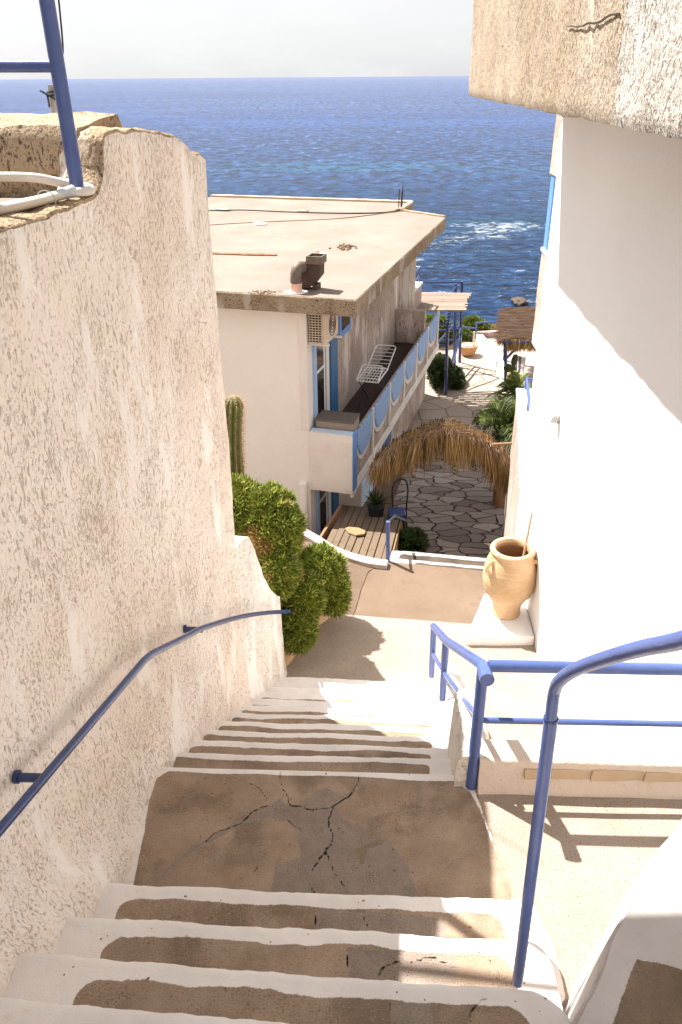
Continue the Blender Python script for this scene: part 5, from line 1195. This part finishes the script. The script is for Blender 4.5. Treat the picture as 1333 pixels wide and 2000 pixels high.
b = MB(); b.box(c.x - .16, c.x + .16, c.y - .16, c.y + .16, -4.3, c.z - .345); o = b.build('plant_stand', M['rock'], bevel=.02, rough=(.08, .01, 6)); tag(o, 'dark stone pedestal carrying the agave pot', 'pedestal')
# blue garden chair with a black hoop back
gc = thing('hoop_chair', (.9, 10.6, -4.15), 'dark metal chair with a hoop back and blue seat beside the plank cover', 'chair')
hc = Yp(775, 1000, 10.7); b = MB(); b.box(hc.x - .12, hc.x + .14, hc.y - .12, hc.y + .14, hc.z - .12, hc.z + .02); b.build('seat', M['blue_dark'], gc, bevel=.02)
b = MB(); q = [Yp(768, 1000, 10.85), Yp(767, 955, 10.85), Yp(776, 938, 10.85), Yp(792, 938, 10.85), Yp(797, 958, 10.85), Yp(794, 1000, 10.85), Yp(797, 1070, 10.85)]; b.tube(spl(q, 6), .014, 10); b.build('hoop_back', M['black'], gc, smooth=50)
for dx, dy in ((-.11, -.1), (.12, -.1), (-.11, .12), (.12, .12)):
    b = MB(); b.tube([(hc.x + dx, hc.y + dy, hc.z - .1), (hc.x + dx * 1.2, hc.y + dy * 1.2, path_z(hc.y) )], .013, 8); b.build('leg', M['black'], gc, smooth=40)
pp = thing('potted_shrub', (1.05, 10.0, -4.1), 'dark leafy pot plant at the foot of the sunken stairs', 'plant')
b = MB(); c = Yp(806, 1060, 9.9); leaf_mound(b, c, (.16, .16, .16), 130, .10, .014, 77, 0, -.5); b.build('foliage', M['leaf_dark'], pp, recalc=False)
b = MB(); b.lathe([(.09, -.36), (.12, -.1), (.13, -.08), (.11, -.08)], c, 16); b.build('pot', M['black'], pp, smooth=40)

# ================================================================== BY THE SHORE
b = MB()
for (A, B_) in (((4.56, 19.6), (4.27, 24.5)),):
    a_ = Vector((*A, 0)); c_ = Vector((*B_, 0)); n_ = Vector((1, 0, 0)); b.prism([tuple(a_)[:2], tuple(c_)[:2], tuple(c_ + n_ * .22)[:2], tuple(a_ + n_ * .22)[:2]], -5.6, -4.60)
o = b.build('terrace_kerb_wall', M['white_wall'], bevel=.02); tag(o, 'long low white wall between the sunny flagstone path and the seaside terrace', 'wall')
b = MB(); b.prism([(4.7, 17.0), (4.77, 19.6), (4.47, 24.62), (12, 25.6), (12, 17.0)], -5.7, -4.72); o = b.build('seaside_terrace', M['pave'], rough=(.6, .006, 2)); tag(o, kind='structure')
b = MB(); b.prism([(4.2, 24.63), (5.6, 24.86), (12, 25.7), (12, 25.5), (5.6, 24.66), (4.25, 24.45)], -5.2, -4.55); o = b.build('terrace_edge_wall', M['stucco_far'], bevel=.02); tag(o, 'beige low wall along the sea edge of the terrace', 'wall')
sr = thing('terrace_railing', (4.6, 24.6, -4.55), 'blue two bar railing along the sea edge of the terrace', 'railing')
for q in ([(4.28, 24.58, -4.27), (6.5, 24.88, -4.25)], [(4.28, 24.58, -4.62), (6.5, 24.88, -4.60)], [(4.28, 24.58, -4.45), (3.4, 24.3, -4.28), (2.6, 24.2, -4.26)]):
    b = MB(); b.tube(q, .028, 8); b.build('bar', M['blue'], sr, smooth=40)
for x in (4.28, 5.3, 6.4):
    b = MB(); b.tube([(x, 24.58 + (x - 4.28) * .135, -5.0), (x, 24.58 + (x - 4.28) * .135, -4.26)], .03, 8); b.build('post', M['blue'], sr, smooth=40)
# slatted pergola by the lower house
pg_ = thing('slatted_pergola', (2.8, 20.5, -4.9), 'blue framed pergola roofed with pale reed slats beside the far end of the lower house', 'pergola')
zr = -2.55
q = [Zp(836, 608, zr), Zp(908, 608, zr), Zp(921, 574, zr), Zp(836, 571, zr)]
nS = 15
for i in range(nS):
    t0 = i / nS; t1 = t0 + .62 / nS + random.uniform(-.005, .006); w_ = random.uniform(-.05, .05)
    b = MB(); L0, R0 = q[0].lerp(q[3], t0), q[1].lerp(q[2], t0); L1, R1 = q[0].lerp(q[3], t1), q[1].lerp(q[2], t1); b.extr([L0 - Vector((1.0, 0, 0)), R0 + Vector((w_, 0, 0)), R1 + Vector((w_, 0, 0)), L1 - Vector((1.0, 0, 0))], (0, 0, .035)); b.build('slat', M['slat'], pg_)
PA_, PB_ = Vector((2.79, 19.87, 0)), Vector((3.29, 22.3, 0))
bars = [[(2.79, 19.87, -4.95), (2.73, 19.87, -3.0)], [(3.34, 22.3, -5), (3.22, 22.3, zr)], [(3.53, 22.6, -5), (3.44, 22.6, zr)], [(2.73, 19.87, -3.0), (3.0, 21.2, zr - .02)], [(2.3, 19.9, -2.98), (2.73, 19.87, -3.0)], [(2.3, 21.2, zr - .03), (3.44, 21.3, zr - .03)], [(2.4, 22.6, zr - .03), (3.44, 22.6, zr - .03)],
        [(2.3, 19.9, -3.55), (2.75, 19.87, -3.55)], [(2.3, 19.95, -3.75), (3.25, 22.3, -3.7)], [(2.79, 19.87, -4.55), (3.5, 22.6, -3.85)], [(2.79, 19.9, -4.75), (3.5, 22.6, -4.1)], [(2.5, 21.0, -3.2), (3.25, 22.3, -2.6)], [(2.6, 22.4, -4.2), (3.5, 22.6, -4.2)], [(2.6, 22.4, -3.9), (3.5, 22.6, -3.9)]]
for i, q_ in enumerate(bars): b = MB(); b.tube(q_, .042 if i < 4 else .026, 8); b.build('post' if i < 3 else 'brace', M['blue_dark'], pg_, smooth=40)
# thatched shelter on the terrace
ts = thing('thatched_shelter', (5.0, 21, -4.7), 'blue framed shelter roofed with grey brown palm thatch on the seaside terrace', 'shelter')
q0, q1, q2, q3 = Yp(988, 664, 19.9), Yp(1075, 664, 19.9), Yp(1080, 606, 22.2), Yp(998, 606, 22.2)
b = MB(); b.extr([q0 + Vector((0, 0, -.02)), q1, q2, q3], (0, 0, -.06)); b.build('roof_frame', M['thatch_dark'], ts)
b = MB()
for i in range(5200):
    s_, t_ = rt.random(), rt.random(); p = q0.lerp(q1, s_).lerp(q3.lerp(q2, s_), t_) + Vector((0, 0, rt.uniform(0, .10)))
    strand(b, p, Vector((rt.choice((-1, 1)) * 1.0, rt.uniform(-.28, .2), rt.uniform(-.12, .1))), rt.uniform(.15, .5), rt.uniform(.008, .02), 1, .15)
for i in range(900):
    s_ = rt.random(); p = q0.lerp(q1, s_) + Vector((0, rt.uniform(-.1, .3), rt.uniform(-.03, .05))); strand(b, p, Vector((rt.uniform(-.3, .3), -.1, -1)), rt.uniform(.15, .38), rt.uniform(.008, .016), 0, .1)
for i in range(700):
    s_ = rt.random(); p = q0.lerp(q3, s_) + Vector((rt.uniform(-.08, .1), 0, rt.uniform(-.03, .06))); strand(b, p, Vector((-.7, rt.uniform(-.3, .3), -.7)), rt.uniform(.12, .34), rt.uniform(.008, .016), 1, .1)
b.build('thatch', [M['thatch_gold'], M['thatch_grey']], ts, recalc=False)
fl = Yp(988, 668, 19.85)
for q_ in ([(4.36, 19.85, -4.75), (fl.x, 19.85, fl.z)], [(fl.x + 1.2, 19.85, -4.75), (fl.x + 1.2, 19.85, fl.z)], [(4.75, 22.2, -4.75), (4.75, 22.2, q3.z)], [(6.2, 22.2, -4.75), (6.2, 22.2, q3.z)]):
    b = MB(); b.tube(q_, .045, 8); b.build('post', M['blue_dark'], ts, smooth=40)
for q_ in ([(fl.x - .02, 19.84, fl.z), (fl.x + 1.3, 19.84, fl.z)], [(fl.x, 19.85, fl.z - .5), (fl.x + .42, 19.85, fl.z - .02)], [(fl.x + .2, 22.2, -3.6), (6.2, 22.2, -3.6)], [(fl.x, 19.85, fl.z), (q3.x, 22.2, q3.z)]):
    b = MB(); b.tube(q_, .035, 8); b.build('beam', M['blue_dark'], ts, smooth=40)
# striped lounger
lg = thing('striped_sunchair', (4.8, 20.8, -4.7), 'sun chair with a grey and white striped cushion under the thatched shelter', 'sun chair')
g0, g1, g2, g3 = Yp(1004, 734, 20.4), Yp(1023, 738, 20.4), Yp(1028, 698, 21.0), Yp(1001, 692, 21.0)
nrm_ = (g1 - g0).cross(g3 - g0).normalized(); nrm_ = nrm_ if nrm_.y < 0 else -nrm_
gm = paint('stripe_grey', (.16, .14, .15)); wm_ = paint('stripe_white', (.75, .70, .65), rough=.8)
for i, (t0, t1, m_) in enumerate(((0, .18, wm_), (.18, .38, gm), (.38, .46, wm_), (.46, .66, gm), (.66, 1, wm_))):
    b = MB(); b.extr([g0.lerp(g1, t0), g0.lerp(g1, t1), g3.lerp(g2, t1), g3.lerp(g2, t0)], -nrm_ * .06); b.build('cushion_stripe', m_, lg, bevel=.006)
b = MB(); b.extr([g0, g1, g1 + Vector((0, -.5, -.03)), g0 + Vector((0, -.5, -.03))], (0, 0, -.06)); b.build('seat', wm_, lg, bevel=.01)
for p, f_ in ((g0, -.45), (g1, -.45), (g0, .1), (g1, .1)): b = MB(); b.tube([p + Vector((0, f_, -.05)), (p.x, p.y + f_, -4.72)], .018, 8); b.build('leg', M['black'], lg)
# potted prickly pear
pk = thing('potted_prickly_pear', (4.2, 18.4, -4.3), 'prickly pear with flat pads in a tan clay pot by the shelter post', 'potted plant')
pc = Yp(1005, 756, 18.4); b = MB(); b.lathe([(.12, 0), (.19, .10), (.22, .20), (.19, .27), (.21, .30), (.17, .30), (.15, .22)], pc, 20); b.build('pot', M['terracotta'], pk, smooth=50)
b = MB()
def pad(c, r_, h, an, tilt):
    mxx = Matrix.Translation(c) @ Matrix.Rotation(an, 4, 'Z') @ Matrix.Rotation(tilt, 4, 'Y'); vs = []
    for i in range(9):
        t_ = i / 8; z = h * t_; w_ = r_ * math.sqrt(max(0, 1 - (2 * t_ - 1.06) ** 2 / 1.13)) + .004
        for j in range(10): a_ = j / 10 * 6.2832; vs.append((w_ * math.cos(a_), w_ * .22 * math.sin(a_), z))
    b.add([mxx @ Vector(v_) for v_ in vs], [(i * 10 + j, i * 10 + (j + 1) % 10, (i + 1) * 10 + (j + 1) % 10, (i + 1) * 10 + j) for i in range(8) for j in range(10)] + [tuple(range(9, -1, -1)), tuple(range(80, 90))])
    return mxx @ Vector((0, 0, h))
e = pad(pc + Vector((-.04, 0, .24)), .07, .30, .2, -.12); pad(e - Vector((0, 0, .02)), .10, .30, .5, .1); pad(e - Vector((.03, 0, .12)), .10, .24, .2, -.95); pad(pc + Vector((.06, 0, .24)), .07, .22, 1.2, .3)
b.build('pads', M['leaf_dark'], pk, smooth=60)
# planter basket
bk = thing('clay_basket_pot', (3.85, 23.2, -4.9), 'round clay bowl planter at the far end of the flagstone path', 'planter')
c = Vector((3.86, 23.3, -4.9)); b = MB(); b.lathe([(.16, 0), (.22, .07), (.27, .20), (.30, .30), (.28, .32), (.25, .30), (.22, .2)], c, 24); b.build('bowl', M['terracotta'], bk, smooth=50)
b = MB(); b.lathe([(.24, .26), (.16, .33), (.05, .38)], c, 14, wob=lambda r, z, a: r * (1 + .2 * math.sin(a * 5))); b.build('rocks', M['pave'], bk)

# palm and other greenery
def frond(mb, c, az, el, L_, n, lw_, rr_):
    d = Vector((math.cos(az), math.sin(az), 0)); pts = [c + d * (L_ * math.cos(el) * t) + Vector((0, 0, L_ * (math.sin(el) * t - .62 * t * t))) for t in [i / n for i in range(n + 1)]]
    mb.tube(pts, [.012 - .008 * i / n for i in range(n + 1)], 5)
    for i in range(2, n + 1):
        t_ = (pts[i] - pts[i - 1]).normalized(); s_ = t_.cross(Vector((0, 0, 1))).normalized(); u_ = s_.cross(t_)
        for sg in (-1, 1):
            l = L_ * .34 * math.sin(min(1, i / n * .9 + .12) * math.pi) ** .7 * rr_.uniform(.8, 1.1) + .05; dr = (s_ * sg * .85 + t_ * .75 + u_ * rr_.uniform(.1, .4)).normalized(); p = pts[i]; w2 = t_ * lw_
            e = p + dr * l - Vector((0, 0, l * .28)); m1 = p + dr * l * .5 + Vector((0, 0, l * .02)); mb.add([p - w2, p + w2, m1 + w2, m1 - w2, e], [(0, 1, 2, 3), (3, 2, 4)])
pm = thing('small_palm', (2.95, 12.9, -4.3), 'bushy dark green palm beside the path behind the thatched arch', 'palm')
b = MB(); c = Yp(985, 835, 12.8); rp_ = random.Random(4)
for i in range(38): frond(b, c + Vector((rp_.uniform(-.1, .1), rp_.uniform(-.1, .1), rp_.uniform(-.3, .1))), rp_.uniform(0, 6.28), R(rp_.uniform(0, 75)), rp_.uniform(.85, 1.25), 26, .013, rp_)
b.build('fronds', M['leaf_palm'], pm, recalc=False)
b = MB(); b.tube([(c.x + .05, c.y, -4.5), tuple(c)], [.13, .09], 12); b.build('trunk', M['wood_brown'], pm, smooth=50)
pm2 = thing('small_palm', (3.9, 16.8, -4.7), 'light green palm behind the blue railing by the prickly pear', 'palm')
b = MB(); c = Yp(1012, 772, 16.2)
for i in range(26): frond(b, c + Vector((rp_.uniform(-.08, .08), rp_.uniform(-.08, .08), rp_.uniform(-.1, .1))), rp_.uniform(0, 6.28), R(rp_.uniform(10, 75)), rp_.uniform(.6, .9), 18, .012, rp_)
b.build('fronds', M['leaf_mid'], pm2, recalc=False); b = MB(); b.tube([(c.x, c.y, -5.2), tuple(c)], [.10, .07], 10); b.build('trunk', M['wood_brown'], pm2, smooth=50)
def shrub(label, c, rad, n, mat, seed, ll=.12):
    t = thing('shrub', (c[0], c[1], c[2] - rad[2]), label, 'shrub', 'shrubs towards the sea'); b = MB(); leaf_mound(b, c, rad, n, ll, .018, seed, 0, -.6); core(b, c, rad, seed * 10); b.build('foliage', [mat], t, recalc=False)
    b = MB(); stems(b, c, rad, 7, seed, (c[0], c[1], c[2] - rad[2] - .1)); b.build('stem', M['twig'], t)
c = Yp(862, 728, 20.6); shrub('dark green shrub in shade between the lower house and the pergola', tuple(c), (.30, .6, .42), 420, M['leaf_dark'], 31)
c = Yp(887, 748, 20.9); shrub('clipped dark hedge plant at the edge of the flagstone path under the pergola', tuple(c), (.20, .6, .36), 420, M['leaf_dark'], 32)
c = Yp(848, 650, 24.6); shrub('sunlit green shrub seen through the pergola frame, nearest the house', tuple(c), (.55, .5, .5), 420, M['leaf_mid'], 33, .14)
c = Yp(888, 665, 25.2); shrub('green shrub behind the clay bowl planter', tuple(c), (.55, .5, .45), 420, M['leaf_mid'], 34, .14)
c = Yp(925, 652, 26.2); shrub('yellow green shrub at the corner post of the terrace railing', tuple(c), (.5, .5, .5), 380, M['leaf_mid'], 35, .14)
c = Yp(944, 657, 26.5); shrub('small bright shrub just right of the terrace corner post', tuple(c), (.28, .3, .32), 260, M['leaf_mid'], 36, .12)
c = Yp(975, 655, 27.5); shrub('low dry yellow shrub below the thatched shelter roof', tuple(c), (.42, .4, .32), 260, M['leaf_dry'], 37, .12)
c = Yp(975, 748, 20.25); shrub('tiny weed tuft on the low white wall', (4.56, 20.2, -4.56), (.09, .09, .08), 40, M['leaf_dry'], 38, .10)
# rocks in the surf
for i, (x, y, Y_, s_) in enumerate([(948, 640, 38.5, .8), (962, 642, 38.5, 1.1), (972, 636, 39.5, .8), (938, 636, 40.5, .6), (900, 652, 37.5, .9), (1012, 612, 46, .7)]):
    p = Yp(x, y, Y_); b = MB()
    def fr_(s, t):
        th_ = math.pi * t; a_ = 6.2832 * s; d = Vector((math.sin(th_) * math.cos(a_), math.sin(th_) * math.sin(a_), math.cos(th_))); k = s_ * (1 + .45 * noise.noise(d * 1.6 + Vector((i * 5, 0, 0))) + .2 * noise.noise(d * 5)); return (p.x + d.x * k * .6, p.y + d.y * k, -9.0 + d.z * k * .38)
    b.grid(fr_, 28, 18); o = b.build('shore_rock', M['rock'], smooth=70)
    tag(o, ['dark rock in the surf below the railing, left one of the pair', 'biggest dark rock in the surf below the railing', 'dark rock in the surf behind the biggest one', 'small low rock in the surf nearest the yellow shrub', 'dark rock in the surf behind the green shrubs', 'farthest dark rock awash near the white house edge'][i], 'rock', 'rocks along the shore')
